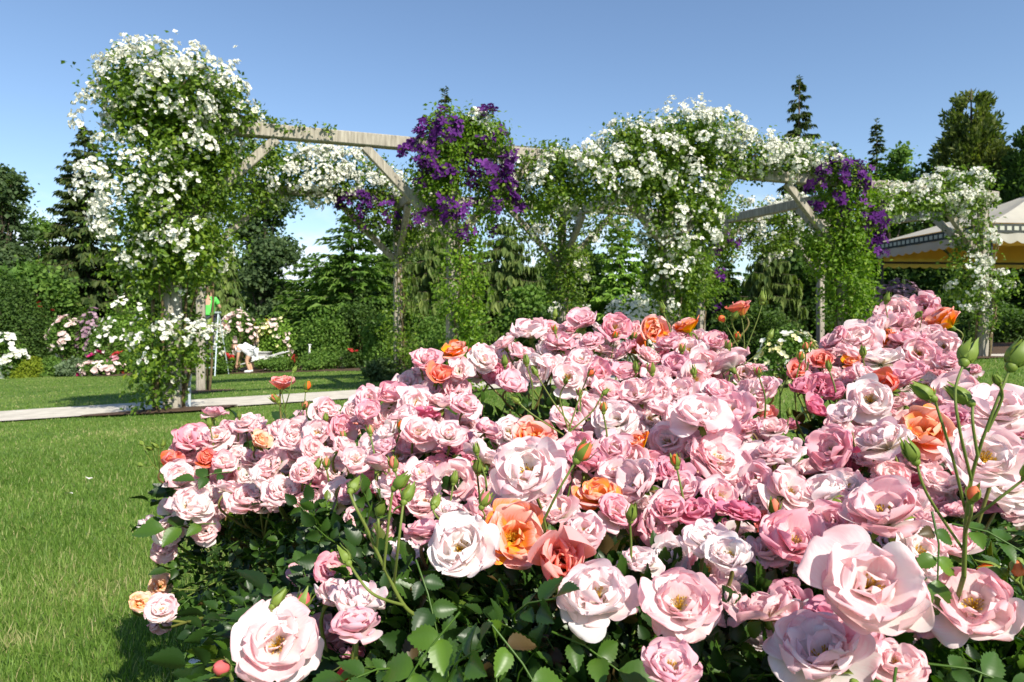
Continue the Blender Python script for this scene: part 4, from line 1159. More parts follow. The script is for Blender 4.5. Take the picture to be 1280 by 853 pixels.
def figure(root, J, shirt_m, trouser_m, bare_legs):
    """J: joints of a pose in metres: pelvis, waist, chest, neck, head, and for L/R: shoulder, elbow, wrist, hip, knee, ankle, toe."""
    names = ['pelvis', 'waist', 'chest', 'neck', 'chin', 'head', 'crown']
    V = [J[k] for k in names]; E = [(i, i + 1) for i in range(6)]
    Rd = [0.125, 0.115, (0.15, 0.11), 0.055, 0.07, 0.092, 0.06]
    idx = {}
    def chain(start, keys, rr):
        p = start
        for k, q in zip(keys, rr):
            V.append(J[k]); Rd.append(q); E.append((p, len(V) - 1)); p = len(V) - 1; idx[k] = p
        return p
    for s in 'LR':
        chain(2, ['sh' + s, 'el' + s, 'wr' + s], [0.062, 0.042, 0.03])
        w = idx['wr' + s]; el = np.array(J['el' + s]); wr = np.array(J['wr' + s]); dv = norm(wr - el)
        pa = wr + dv * 0.07; V.append(pa); Rd.append((0.036, 0.02)); E.append((w, len(V) - 1)); pi = len(V) - 1
        side = norm(np.cross(dv, [0.3, 0.9, 0.2])); fw = norm(np.cross(side, dv))
        for k in range(4):
            b0 = pa + side * (k - 1.5) * 0.021 + dv * 0.035
            V.append(b0); Rd.append(0.009); E.append((pi, len(V) - 1))
            V.append(b0 + dv * (0.045 - 0.004 * abs(k - 1)) + fw * 0.012); Rd.append(0.008); E.append((len(V) - 2, len(V) - 1))
        V.append(wr + dv * 0.03 + side * 0.05 + fw * 0.015); Rd.append(0.010); E.append((w, len(V) - 1))
        V.append(wr + dv * 0.075 + side * 0.065 + fw * 0.03); Rd.append(0.008); E.append((len(V) - 2, len(V) - 1))
        chain(0, ['hi' + s, 'kn' + s, 'an' + s, 'to' + s], [0.09, 0.058, 0.042, 0.035])
    skin_obj("body", V, E, Rd, M_skin, root)
    # shirt
    V = [J['pelvis'] * 0.75 + J['waist'] * 0.25, J['waist'], J['chest'], J['chest'] * 0.35 + J['neck'] * 0.65]; E = [(0, 1), (1, 2), (2, 3)]; Rd = [0.155, 0.145, (0.175, 0.135), 0.075]
    for s in 'LR':
        V.append(J['sh' + s]); Rd.append(0.08); E.append((2, len(V) - 1))
        V.append(J['sh' + s] * 0.35 + J['el' + s] * 0.65); Rd.append(0.066); E.append((len(V) - 2, len(V) - 1))
    skin_obj("shirt", V, E, Rd, shirt_m, root, 1)
    V = [J['pelvis']]; E = []; Rd = [0.145]
    for s in 'LR':
        f = 0.65 if bare_legs else 0.97
        V.append(J['hi' + s]); Rd.append(0.108); E.append((0, len(V) - 1))
        kn = J['hi' + s] * (1 - f) + J['kn' + s] * f if bare_legs else J['kn' + s]
        V.append(kn); Rd.append(0.086 if bare_legs else 0.075); E.append((len(V) - 2, len(V) - 1))
        if not bare_legs:
            V.append(J['kn' + s] * 0.06 + J['an' + s] * 0.94); Rd.append(0.062); E.append((len(V) - 2, len(V) - 1))
    skin_obj("shorts" if bare_legs else "trousers", V, E, Rd, trouser_m, root)
    for s in 'LR':
        a_, t_ = J['an' + s], J['to' + s]
        dv = norm(t_ - a_)
        V = [a_ - dv * 0.04 + np.array([0, 0, -0.02]), a_ * 0.5 + t_ * 0.5 + np.array([0, 0, -0.01]), t_]
        skin_obj("shoe", V, [(0, 1), (1, 2)], [0.052, 0.05, 0.042], M_shoe, root, 1)
    # hair, eyes, nose
    up = norm(J['crown'] - J['chin']); fwd = norm(J['face']); sd = np.cross(up, fwd)
    hc = J['head']
    so = Soup()
    n1, n2 = 14, 8
    Vh = []
    for i in range(n2):
        th = math.pi * 0.62 * i / (n2 - 1)
        for j in range(n1):
            a = 2 * math.pi * j / n1
            v = up * math.cos(th) + (fwd * math.cos(a) + sd * math.sin(a)) * math.sin(th)
            lim = 1.0 if np.dot(v, fwd) < 0.45 else 0.80
            Vh.append(hc + up * 0.03 + v * 0.112 * lim)
    Fh = [(i * n1 + j, i * n1 + (j + 1) % n1, (i + 1) * n1 + (j + 1) % n1, (i + 1) * n1 + j) for i in range(n2 - 1) for j in range(n1)]
    so.add(np.array(Vh), np.array(Fh)); so.build("hair", M_hair, root)
    so = Soup()
    for sg in (-1, 1):
        so.tube([hc + fwd * 0.082 + sd * 0.032 * sg + up * 0.004, hc + fwd * 0.094 + sd * 0.03 * sg + up * 0.004], [0.011, 0.006], 8)
    so.build("eyes", M_eye, root)
    so = Soup(); so.tube([hc + fwd * 0.075 + up * 0.0, hc + fwd * 0.108 - up * 0.03, hc + fwd * 0.09 - up * 0.04], [0.01, 0.014, 0.012], 8); so.build("nose", M_skin, root)
    so = Soup(); so.tube([hc + fwd * 0.082 - up * 0.062 - sd * 0.022, hc + fwd * 0.090 - up * 0.062, hc + fwd * 0.082 - up * 0.062 + sd * 0.022], [0.004, 0.007, 0.004], 6); so.build("mouth", M_hair, root)
def A3(**k): return {q: np.array(v, float) for q, v in k.items()}
b = px_base(309, 20.35); b[2] += 0.05
p1 = thing("person", "gardener in white shirt and shorts stooping over the flower border", "person", b)
J = A3(pelvis=(0.14, 0, 0.66), waist=(0.04, 0, 0.74), chest=(-0.14, 0, 0.80), neck=(-0.27, 0, 0.80), chin=(-0.33, 0, 0.78), head=(-0.40, 0, 0.77), crown=(-0.47, 0, 0.755), face=(-0.25, 0, -0.97),
       shL=(-0.19, 0.15, 0.77), elL=(-0.22, 0.17, 0.50), wrL=(-0.30, 0.12, 0.27), shR=(-0.19, -0.15, 0.77), elR=(-0.20, -0.18, 0.50), wrR=(-0.27, -0.12, 0.26),
       hiL=(0.13, 0.09, 0.62), knL=(0.00, 0.11, 0.36), anL=(0.10, 0.11, 0.07), toL=(-0.06, 0.12, 0.035), hiR=(0.13, -0.09, 0.62), knR=(0.02, -0.11, 0.36), anR=(0.12, -0.11, 0.07), toR=(-0.04, -0.12, 0.035))
figure(p1, J, M_shirt_w, M_shirt_w, True)
# the ladder and the person on it
lb = px_base(266, 19.2); lb[2] += 0.05
ladder = thing("step_ladder", "aluminium step ladder standing in the white roses behind the first post", "ladder", lb)
LH = 1.75
for sx in (-1, 1):
    Soup().bar((0.24 * sx, -0.42, 0), (0.16 * sx, -0.02, LH), 0.05, 0.03, bev=0.005).build("front_rail", M_alu, ladder, smooth=False)
    Soup().bar((0.24 * sx, 0.50, 0), (0.16 * sx, 0.05, LH - 0.05), 0.04, 0.025, bev=0.005).build("rear_rail", M_alu, ladder, smooth=False)
for k in range(6):
    f = (k + 1) / 7
    Soup().box((0, -0.42 + 0.40 * f, LH * f), (2 * (0.24 - 0.08 * f) - 0.055, 0.09, 0.025), bev=0.004).build("tread", M_alu, ladder, smooth=False)
Soup().box((0, 0.015, LH + 0.025), (0.40, 0.16, 0.045), bev=0.006).build("top_cap", M_alu, ladder, smooth=False)
fz = LH * 3 / 7 + 0.0125; fy = -0.42 + 0.40 * 3 / 7
p2 = thing("person", "person in green shirt standing on the step ladder among the climbing roses", "person", (lb[0], lb[1] + fy, lb[2] + fz))
J = A3(pelvis=(0, 0, 0.90), waist=(0, 0.01, 1.06), chest=(0, 0.03, 1.28), neck=(0, 0.03, 1.46), chin=(0, 0.05, 1.52), head=(0, 0.05, 1.60), crown=(0, 0.045, 1.68), face=(-0.3, 0.95, 0.05),
       shL=(-0.17, 0.03, 1.38), elL=(-0.24, 0.16, 1.16), wrL=(-0.12, 0.36, 1.24), shR=(0.17, 0.03, 1.38), elR=(0.25, 0.14, 1.14), wrR=(0.12, 0.35, 1.20),
       hiL=(-0.09, 0, 0.86), knL=(-0.10, 0.03, 0.47), anL=(-0.09, -0.02, 0.09), toL=(-0.09, 0.12, 0.04), hiR=(0.09, 0, 0.86), knR=(0.10, 0.03, 0.47), anR=(0.09, -0.02, 0.09), toR=(0.09, 0.12, 0.04))
figure(p2, J, M_shirt_g, M_trouser, False)
# wheelbarrow
M_tub = plain_mat("pale_tub", (0.66, 0.66, 0.64), (0.76, 0.76, 0.74), 0.5, 6)
wb = px_base(324, 21.2); wb[2] += 0.05
bar_ = thing("wheelbarrow", "pale wheelbarrow parked beside the stooping gardener", "wheelbarrow", wb)
so = Soup()
loops = [(0.22, 0.16, 0.36), (0.40, 0.26, 0.60), (0.42, 0.28, 0.61), (0.37, 0.24, 0.59), (0.20, 0.14, 0.39)]
V = []
for (hx, hy, z) in loops:
    for j in range(16):
        a = 2 * math.pi * j / 16; c_, s_ = math.cos(a), math.sin(a)
        V.append((hx * np.sign(c_) * abs(c_) ** 0.5 - (0.05 if z > 0.5 else 0), hy * np.sign(s_) * abs(s_) ** 0.5, z))
F = [(i * 16 + j, i * 16 + (j + 1) % 16, (i + 1) * 16 + (j + 1) % 16, (i + 1) * 16 + j) for i in range(4) for j in range(16)]
so.add(np.array(V), np.array(F))
for z0 in (0, 64):
    F2 = [(z0 + j, z0 + j + 1, z0 + 14 - j, z0 + 15 - j) for j in range(7)]
    so.add(np.zeros((0, 3)), np.zeros((0, 4), int)) if False else None
    so.Q.append(np.array(F2)); so.mq.append(np.zeros(7, int))
so.build("tub", M_tub, bar_)
for sy in (-1, 1):
    Soup().tube([(-0.55, 0.06 * sy, 0.22), (-0.1, 0.17 * sy, 0.34), (0.85, 0.27 * sy, 0.62)], 0.018, 8).build("handle", M_tub, bar_)
    Soup().tube([(0.22, 0.19 * sy, 0.42), (0.28, 0.22 * sy, 0.0)], 0.016, 8).build("leg", M_tub, bar_)
so = Soup()
a = np.linspace(0, 2 * math.pi, 21)
so.tube(np.stack([-0.55 + 0.17 * np.cos(a), 0 * a, 0.21 + 0.17 * np.sin(a)], -1), 0.035, 8); wheel = so.build("tyre", M_pole, bar_)
so = Soup(); so.tube([(-0.55, -0.07, 0.21), (-0.55, 0.07, 0.21)], 0.02, 8); so.build("axle", M_alu, bar_)

# ================================================================== THE PINK ROSES
def petal_mat(name, stops, inner=None, inner_amt=0.0, trans=0.42, tcol=(1.0, 0.74, 0.80), sat=(0.75, 1.2), rev=None, rev_amt=0.0):
    """Thin petal: colour runs from its claw to its rim, streaked along the veins; the outside of the petal may be pinker."""
    m, t = mat(name); l = t.links.new
    def math_(op, x, y=None, z=None):
        n = t.nodes.new('ShaderNodeMath'); n.operation = op
        for i, q in enumerate((x, y, z)):
            if q is None: continue
            if isinstance(q, (int, float)): n.inputs[i].default_value = q
            else: l(q, n.inputs[i])
        return n.outputs[0]
    def attr(k):
        n = t.nodes.new('ShaderNodeAttribute'); n.attribute_name = k; return n.outputs['Fac']
    out = t.nodes.new('ShaderNodeOutputMaterial')
    av, au, ar, an = attr('along'), attr('across'), attr('ring'), attr('rnd')
    oi = t.nodes.new('ShaderNodeObjectInfo')
    tc = t.nodes.new('ShaderNodeTexCoord')
    cx = t.nodes.new('ShaderNodeCombineXYZ')
    l(math_('MULTIPLY', au, 7.0), cx.inputs[0]); l(math_('MULTIPLY', av, 1.3), cx.inputs[1]); l(math_('MULTIPLY_ADD', an, 37.0, oi.outputs['Random']), cx.inputs[2])
    vein = t.nodes.new('ShaderNodeTexNoise'); vein.inputs['Scale'].default_value = 2.2; vein.inputs['Detail'].default_value = 6; vein.inputs['Roughness'].default_value = 0.6
    l(cx.outputs[0], vein.inputs['Vector'])
    nz = t.nodes.new('ShaderNodeTexNoise'); nz.inputs['Scale'].default_value = 6.0; nz.inputs['Detail'].default_value = 6
    l(tc.outputs['Object'], nz.inputs['Vector'])
    k = math_('MULTIPLY_ADD', math_('SUBTRACT', an, 0.5), 0.62, av)
    k = math_('MULTIPLY_ADD', math_('SUBTRACT', vein.outputs[0], 0.5), 0.75, k)
    k = math_('MULTIPLY_ADD', math_('SUBTRACT', nz.outputs[0], 0.5), 0.50, k)
    k = math_('MULTIPLY_ADD', math_('POWER', math_('ABSOLUTE', au), 3.0), 0.16, k)      # the rim is pinker all round
    rp = ramp(t, stops); l(k, rp.inputs[0])
    col = rp.outputs[0]
    def mixin(col, fac, c):
        mx = t.nodes.new('ShaderNodeMix'); mx.data_type = 'RGBA'
        l(fac, mx.inputs[0]); l(col, mx.inputs[6]); mx.inputs[7].default_value = (*c, 1); return mx.outputs[2]
    if inner: col = mixin(col, math_('MULTIPLY', ar, inner_amt), inner)
    if rev:
        ge = t.nodes.new('ShaderNodeNewGeometry')
        col = mixin(col, math_('MULTIPLY', math_('MULTIPLY', math_('SUBTRACT', 1.0, ge.outputs['Backfacing']), rev_amt), av), rev)
    hs = t.nodes.new('ShaderNodeHueSaturation')
    r1 = t.nodes.new('ShaderNodeMapRange'); r1.inputs['To Min'].default_value = sat[0]; r1.inputs['To Max'].default_value = sat[1]; l(oi.outputs['Random'], r1.inputs[0])
    l(r1.outputs[0], hs.inputs['Saturation']); l(col, hs.inputs['Color'])
    p = t.nodes.new('ShaderNodeBsdfPrincipled'); p.inputs['Roughness'].default_value = 0.62; p.inputs['Specular IOR Level'].default_value = 0.12
    l(hs.outputs[0], p.inputs['Base Color'])
    bp_ = t.nodes.new('ShaderNodeBump'); bp_.inputs['Strength'].default_value = 0.07; bp_.inputs['Distance'].default_value = 0.012
    l(vein.outputs[0], bp_.inputs['Height']); l(bp_.outputs[0], p.inputs['Normal'])
    tr = t.nodes.new('ShaderNodeBsdfTranslucent')
    mt = t.nodes.new('ShaderNodeMix'); mt.data_type = 'RGBA'; mt.blend_type = 'MULTIPLY'; mt.inputs[0].default_value = 1; l(hs.outputs[0], mt.inputs[6]); mt.inputs[7].default_value = (*tcol, 1)
    l(mt.outputs[2], tr.inputs['Color'])
    ms = t.nodes.new('ShaderNodeMixShader'); ms.inputs[0].default_value = trans
    l(p.outputs[0], ms.inputs[1]); l(tr.outputs[0], ms.inputs[2]); l(ms.outputs[0], out.inputs['Surface'])
    return m
PET = {
 'P': petal_mat("blush_petal", [(0.0, (0.92, 0.87, 0.68)), (0.22, (0.94, 0.90, 0.84)), (0.55, (0.95, 0.88, 0.86)), (0.82, (0.94, 0.77, 0.77)), (1.05, (0.91, 0.58, 0.62))], rev=(0.92, 0.66, 0.69), rev_amt=0.5, trans=0.48, tcol=(1.0, 0.82, 0.85), inner=(0.95, 0.90, 0.84), inner_amt=0.45),
 'M': petal_mat("rose_pink_petal", [(0.0, (0.92, 0.80, 0.64)), (0.35, (0.94, 0.84, 0.82)), (0.7, (0.92, 0.69, 0.71)), (1.0, (0.87, 0.47, 0.55))], rev=(0.87, 0.48, 0.57), rev_amt=0.55, trans=0.48, tcol=(1.0, 0.76, 0.81), inner=(0.94, 0.84, 0.80), inner_amt=0.4),
 'D': petal_mat("deep_pink_petal", [(0.0, (0.88, 0.64, 0.56)), (0.4, (0.86, 0.52, 0.58)), (1.0, (0.78, 0.32, 0.44))], trans=0.46, tcol=(1.0, 0.66, 0.74), rev=(0.78, 0.30, 0.42), rev_amt=0.6),
 'W': petal_mat("white_petal", [(0.0, (0.92, 0.87, 0.66)), (0.25, (0.94, 0.92, 0.86)), (0.65, (0.94, 0.90, 0.88)), (0.88, (0.94, 0.81, 0.82)), (1.05, (0.92, 0.68, 0.72))], trans=0.46, tcol=(1, 0.91, 0.87), rev=(0.93, 0.84, 0.85), rev_amt=0.5),
 'O': petal_mat("orange_petal", [(0.0, (0.94, 0.70, 0.08)), (0.34, (0.94, 0.48, 0.05)), (0.60, (0.92, 0.27, 0.09)), (0.80, (0.90, 0.34, 0.24)), (0.98, (0.92, 0.56, 0.54))], (0.94, 0.40, 0.04), 0.6, 0.36, (1.0, 0.85, 0.65), (0.95, 1.15)),
 'C': petal_mat("coral_petal", [(0.0, (0.90, 0.46, 0.10)), (0.4, (0.88, 0.24, 0.12)), (0.8, (0.86, 0.25, 0.22)), (1.0, (0.86, 0.38, 0.38))], (0.92, 0.30, 0.05), 0.5, 0.36, (1.0, 0.85, 0.75), (0.9, 1.15)),
 'A': petal_mat("peach_petal", [(0.0, (0.92, 0.66, 0.14)), (0.4, (0.92, 0.52, 0.22)), (1.0, (0.90, 0.62, 0.52))], (0.94, 0.52, 0.10), 0.5, 0.36, (1.0, 0.9, 0.8), (0.9, 1.15)),
}
M_calyx = leaf_mat("calyx_green", [(0.0, (0.10, 0.17, 0.025)), (1.0, (0.20, 0.26, 0.04))], 0.5, 0.15, 0.3)
M_stamen = leaf_mat("stamen_yellow", [(0.0, (0.62, 0.36, 0.03)), (0.6, (0.75, 0.50, 0.06)), (1.0, (0.30, 0.16, 0.03))], 0.6, 0.2, 0.2)
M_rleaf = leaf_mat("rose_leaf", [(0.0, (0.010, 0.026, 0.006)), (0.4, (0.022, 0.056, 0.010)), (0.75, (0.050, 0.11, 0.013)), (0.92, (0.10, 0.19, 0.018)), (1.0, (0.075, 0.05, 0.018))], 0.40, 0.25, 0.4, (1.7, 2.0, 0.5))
M_rstem = leaf_mat("rose_stem", [(0.0, (0.10, 0.15, 0.025)), (0.6, (0.16, 0.19, 0.04)), (1.0, (0.16, 0.08, 0.04))], 0.5, 0.0, 0.3)

def smooth_noise(r, n):
    k = r.integers(1, 4, n); return k, r.random(n) * 6.28
_pv = np.array([0.0, 0.12, 0.26, 0.42, 0.58, 0.72, 0.84, 0.92, 0.97, 1.0])
_pw = np.array([0.20, 0.42, 0.66, 0.86, 0.98, 1.0, 0.92, 0.76, 0.56, 0.26])
PV = np.array([0.0, 0.08, 0.17, 0.27, 0.37, 0.47, 0.57, 0.66, 0.745, 0.82, 0.88, 0.93, 0.97, 1.0])
PWID = np.interp(PV, _pv, _pw)
PUU = np.linspace(-1, 1, 13)
def petal(L_, W_, phi, th0, c1, c2, kap, ruf, r, base_r=0.03, base_h=0.0):
    """One petal: arc length L_, half width W_, bent from angle th0 (from the axis), curled c1 + c2*v^4, cupped by kap, ruffled."""
    vv = np.linspace(0, 1, 33)
    a = th0 + c1 * vv + c2 * vv ** 4
    rr = base_r + np.concatenate([[0], np.cumsum(0.5 * (np.sin(a)[1:] + np.sin(a)[:-1]) / 32)]) * L_
    hh = base_h + np.concatenate([[0], np.cumsum(0.5 * (np.cos(a)[1:] + np.cos(a)[:-1]) / 32)]) * L_
    er = np.array([math.cos(phi), math.sin(phi), 0]); et = np.array([-math.sin(phi), math.cos(phi), 0]); ez = np.array([0, 0, 1.0])
    p1, p2, p3 = r.random(3) * 6.28
    f1 = 1.7 + 1.8 * r.random(); asym = 0.12 * r.normal(); notch = 0.13 * r.random(); skew = 0.22 * r.normal()
    fold = 0.35 * r.random() ** 2 * (1 if r.random() < 0.5 else -1)
    v, u = [q.ravel() for q in np.meshgrid(PV, PUU, indexing='ij')]
    w = np.repeat(PWID, len(PUU))
    ve = v * (1 - 0.10 * np.abs(u) ** 3 * v - notch * v ** 5 * np.exp(-(u / 0.28) ** 2) + 0.035 * v ** 3 * np.sin(5 * u + p3))
    ae = np.interp(ve, vv, a); rc = np.interp(ve, vv, rr); hc = np.interp(ve, vv, hh)
    n = -np.cos(ae)[:, None] * er + np.sin(ae)[:, None] * ez
    lw = W_ * w * (1 + asym * u)
    x = lw * np.sin(u * kap) / kap
    lift = lw * (1 - np.cos(u * kap)) / kap
    rip = 1.3 * ruf * L_ * v ** 1.6 * (0.65 * np.sin(f1 * u * 1.6 + p1) * (0.35 + np.abs(u)) + 0.30 * np.sin(4.3 * u + 4 * v + p2) * v + 0.16 * np.sin(8.5 * u + p3 + p1) * v ** 4)
    rip = rip - fold * L_ * 0.5 * v ** 2 * np.clip(u * np.sign(fold), 0, 1) ** 2.5       # one side of the rim rolls over
    V = er * rc[:, None] + ez * hc[:, None] + (et + er * (skew * 0.25 * v)[:, None]) * x[:, None] + n * (lift + rip)[:, None]
    nu = len(PUU)
    F = np.array([(i * nu + j, i * nu + j + 1, (i + 1) * nu + j + 1, (i + 1) * nu + j) for i in range(len(PV) - 1) for j in range(nu - 1)])
    return V, F, v, u
def bloom_mesh(kind, seed):
    r = rng(seed)
    if kind == 'open':      # wide open, heart showing
        rings = [(6, 0.52, 0.38, 1.02, 0.06, 0.45, 0.45, 0.13), (5, 0.49, 0.36, 0.82, 0.0, 0.50, 0.58, 0.15), (5, 0.41, 0.30, 0.62, -0.08, 0.60, 0.72, 0.16), (3, 0.28, 0.19, 0.55, -0.10, 0.5, 0.8, 0.19)]
    elif kind == 'full':    # many-petalled rosette
        rings = [(6, 0.51, 0.37, 1.08, 0.08, 0.55, 0.42, 0.14), (6, 0.49, 0.35, 0.88, 0.0, 0.60, 0.55, 0.16), (6, 0.43, 0.30, 0.68, -0.06, 0.60, 0.70, 0.17), (5, 0.35, 0.23, 0.52, -0.08, 0.55, 0.80, 0.20), (3, 0.24, 0.15, 0.42, -0.05, 0.5, 0.9, 0.22)]
    elif kind == 'young':   # half open cup with a turned heart
        rings = [(5, 0.50, 0.36, 0.70, 0.18, 0.60, 0.60, 0.07), (5, 0.45, 0.31, 0.46, -0.02, 0.55, 0.80, 0.08), (5, 0.39, 0.25, 0.28, -0.12, 0.45, 1.0, 0.09), (5, 0.31, 0.19, 0.14, -0.18, 0.25, 1.15, 0.10), (3, 0.26, 0.13, 0.04, -0.1, 0.1, 1.2, 0.08)]
    else:                   # 'goblet': unfolding bud
        rings = [(5, 0.46, 0.30, 0.42, -0.10, 0.75, 0.85, 0.06), (5, 0.43, 0.25, 0.24, -0.18, 0.5, 1.05, 0.06), (4, 0.39, 0.19, 0.12, -0.16, 0.2, 1.2, 0.05), (3, 0.35, 0.13, 0.04, -0.1, 0.05, 1.3, 0.04)]
    Vs, Fs, Aa, Ar, An, Au, k = [], [], [], [], [], [], 0
    nr = len(rings)
    for ri, (n, L_, W_, th, c1, c2, kap, ruf) in enumerate(rings):
        ph0 = r.random() * 6.28
        for i in range(n):
            if ri > 0 and r.random() < 0.05: continue
            sc = 1 + 0.13 * r.normal()
            v, f, a, u_ = petal(L_ * sc, W_ * sc * (0.92 + 0.2 * r.random()), ph0 + 6.283 * i / n + 0.30 * r.normal(), max(0.02, th + 0.20 * r.normal()), c1 + 0.14 * r.normal(), c2 * (0.5 + 1.0 * r.random()), kap * (0.8 + 0.4 * r.random()), ruf, r, 0.03 + 0.004 * (nr - ri), 0.012 * ri)
            Vs.append(v); Fs.append(f + k); k += len(v); Aa.append(a); Ar.append(np.full(len(v), ri / max(1, nr - 1))); An.append(np.full(len(v), r.random())); Au.append(u_)
    V = np.concatenate(Vs); F = np.concatenate(Fs)
    R_ = np.percentile(np.hypot(V[:, 0], V[:, 1]), 99.3)
    sc = 0.5 / R_ if kind in ('open', 'full') else 0.5 / max(R_, 0.36)
    V = V * sc
    mi = np.zeros(len(F), int)
    # hip and sepals underneath
    cal = Soup()
    cal.tube([(0, 0, -0.13), (0, 0, -0.09), (0, 0, -0.03), (0, 0, 0.02)], [0.025, 0.06, 0.068, 0.05], 8)
    for i in range(5):
        a = i * 1.257 + r.random()
        v, f = scatter(LEAF_V * np.array([0.55, 1, 0.6]), LEAF_F, np.array([(0.04 * math.cos(a), 0.04 * math.sin(a), 0.0)]), np.array([(math.cos(a), math.sin(a), -0.15 + 0.3 * r.normal())]), np.array([(0, 0, 1.0)]), np.array([0.26]))
        cal.add(v, f)
    Vc = np.concatenate(cal.V); Fc = np.concatenate(cal.Q)
    nV = len(V)
    V = np.concatenate([V, Vc]); F = np.concatenate([F, Fc + nV]); mi = np.concatenate([mi, np.ones(len(Fc), int)])
    z = np.zeros(len(Vc))
    me = mesh_from("bloom_" + kind, V, F, [PET['P'], M_calyx], mi, True,
                   {'across': np.concatenate(Au + [z]), 'along': np.concatenate(Aa + [z]), 'ring': np.concatenate(Ar + [z]), 'rnd': np.concatenate(An + [z + r.random()])})
    me['height'] = float(np.percentile(V[:nV, 2], 95))
    return me
BLOOMS = {k: [bloom_mesh(k, 700 + 40 * i + j) for j in range(8)] for i, k in enumerate(('open', 'full', 'young', 'goblet'))}
def stamen_mesh(seed):
    r = rng(seed); so = Soup()
    for i in range(34):
        a = r.random() * 6.28; t = 0.15 + 0.75 * r.random()
        e = np.array([math.cos(a) * math.sin(t), math.sin(a) * math.sin(t), math.cos(t)]) * (0.13 + 0.06 * r.random())
        so.tube([(0, 0, 0.02), e * 0.6 + np.array([0, 0, 0.02]), e + np.array([0, 0, 0.01])], [0.004, 0.0035, 0.003], 3, a=0.5 * r.random())
        so.tube([e, e + norm(e) * 0.012 + np.array([0, 0, 0.01]), e + norm(e) * 0.022 + np.array([0, 0, 0.012])], [0.004, 0.010, 0.003], 4, a=0.4 + 0.6 * r.random())
    V = np.concatenate(so.V); F = np.concatenate(so.Q)
    return mesh_from("stamens", V, F, [M_stamen], None, True, {'rnd': np.concatenate(so.A)})
STAMENS = [stamen_mesh(i) for i in range(3)]
def bud_mesh(seed, colour):
    """Unit-long bud, stalk end at the origin, tip up; slot 0 green, slot 1 petals."""
    r = rng(seed); so = Soup()
    so.tube([(0, 0, -0.02), (0, 0, 0.05), (0, 0, 0.14), (0, 0, 0.22)], [0.05, 0.13, 0.15, 0.12], 10, 0, 0.7)
    if colour:
        so.tube([(0, 0, 0.2), (0, 0, 0.3), (0, 0, 0.45), (0.01, 0, 0.62), (0.012, 0.01, 0.76), (0.01, 0.01, 0.84)], [0.13, 0.21, 0.245, 0.205, 0.11, 0.02], 12, 1, 0.5)
    else:
        so.tube([(0, 0, 0.2), (0, 0, 0.28), (0, 0, 0.42), (0, 0, 0.58), (0, 0.01, 0.76), (0, 0.012, 0.92)], [0.13, 0.20, 0.23, 0.17, 0.075, 0.012], 12, 0, 0.75)
    for i in range(5):
        a = i * 1.257 + 0.2 * r.normal()
        er = np.array([math.cos(a), math.sin(a), 0]); et = np.array([-math.sin(a), math.cos(a), 0])
        fl = (0.05 + 0.10 * r.random()) if not colour else (0.10 + 0.25 * r.random())
        V, nrow = [], 6
        L_ = (1.0 + 0.15 * r.random()) if not colour else 0.9
        for j in range(nrow):
            v = j / (nrow - 1)
            body = np.interp(0.2 + 0.75 * v * L_, [0.2, 0.3, 0.45, 0.62, 0.8, 1.0], [0.135, 0.225, 0.262, 0.21, 0.12, 0.05])
            w = 0.15 * (1 - v) ** 0.8 + 0.012
            c = er * (body + fl * v ** 2.2) + np.array([0, 0, 0.2 + 0.75 * v * L_])
            V += [c - et * w - er * 0.03 * (1 - v), c + er * 0.012, c + et * w - er * 0.03 * (1 - v)]
        F = [q for j in range(nrow - 1) for q in ((3 * j, 3 * j + 1, 3 * j + 4, 3 * j + 3), (3 * j + 1, 3 * j + 2, 3 * j + 5, 3 * j + 4))]
        so.add(np.array(V), np.array(F), 0, 0.3 + 0.6 * r.random())
    V = np.concatenate(so.V); F = np.concatenate(so.Q); mi = np.concatenate(so.mq)
    A = np.concatenate(so.A)
    return mesh_from("bud", V, F, [M_calyx, PET['C']], mi, True, {'rnd': A, 'along': 0.45 + 0.3 * (A - 0.5), 'across': 0 * A, 'ring': 0 * A})
BUDS = {False: [bud_mesh(800 + i, False) for i in range(4)], True: [bud_mesh(820 + i, True) for i in range(4)]}
M_budred = petal_mat("red_bud_petal", [(0.0, (0.70, 0.14, 0.12)), (1.0, (0.55, 0.05, 0.09))], trans=0.15)

def depth_of(x, y):
    """How far into the picture the surface of the rose bushes lies, over the photograph."""
    x = np.asarray(x, float); y = np.asarray(y, float)
    base = np.interp(y, [380, 420, 480, 540, 600, 660, 720, 780, 853], [1.52, 1.42, 1.22, 1.02, 0.86, 0.72, 0.61, 0.54, 0.47])
    left = np.interp(y, [500, 620, 760, 853], [1.42, 1.15, 1.22, 1.3])
    wl = np.clip((440 - x) / 130, 0, 1) * np.clip((800 - y) / 70, 0, 1)
    return base * (1 - wl) + left * wl

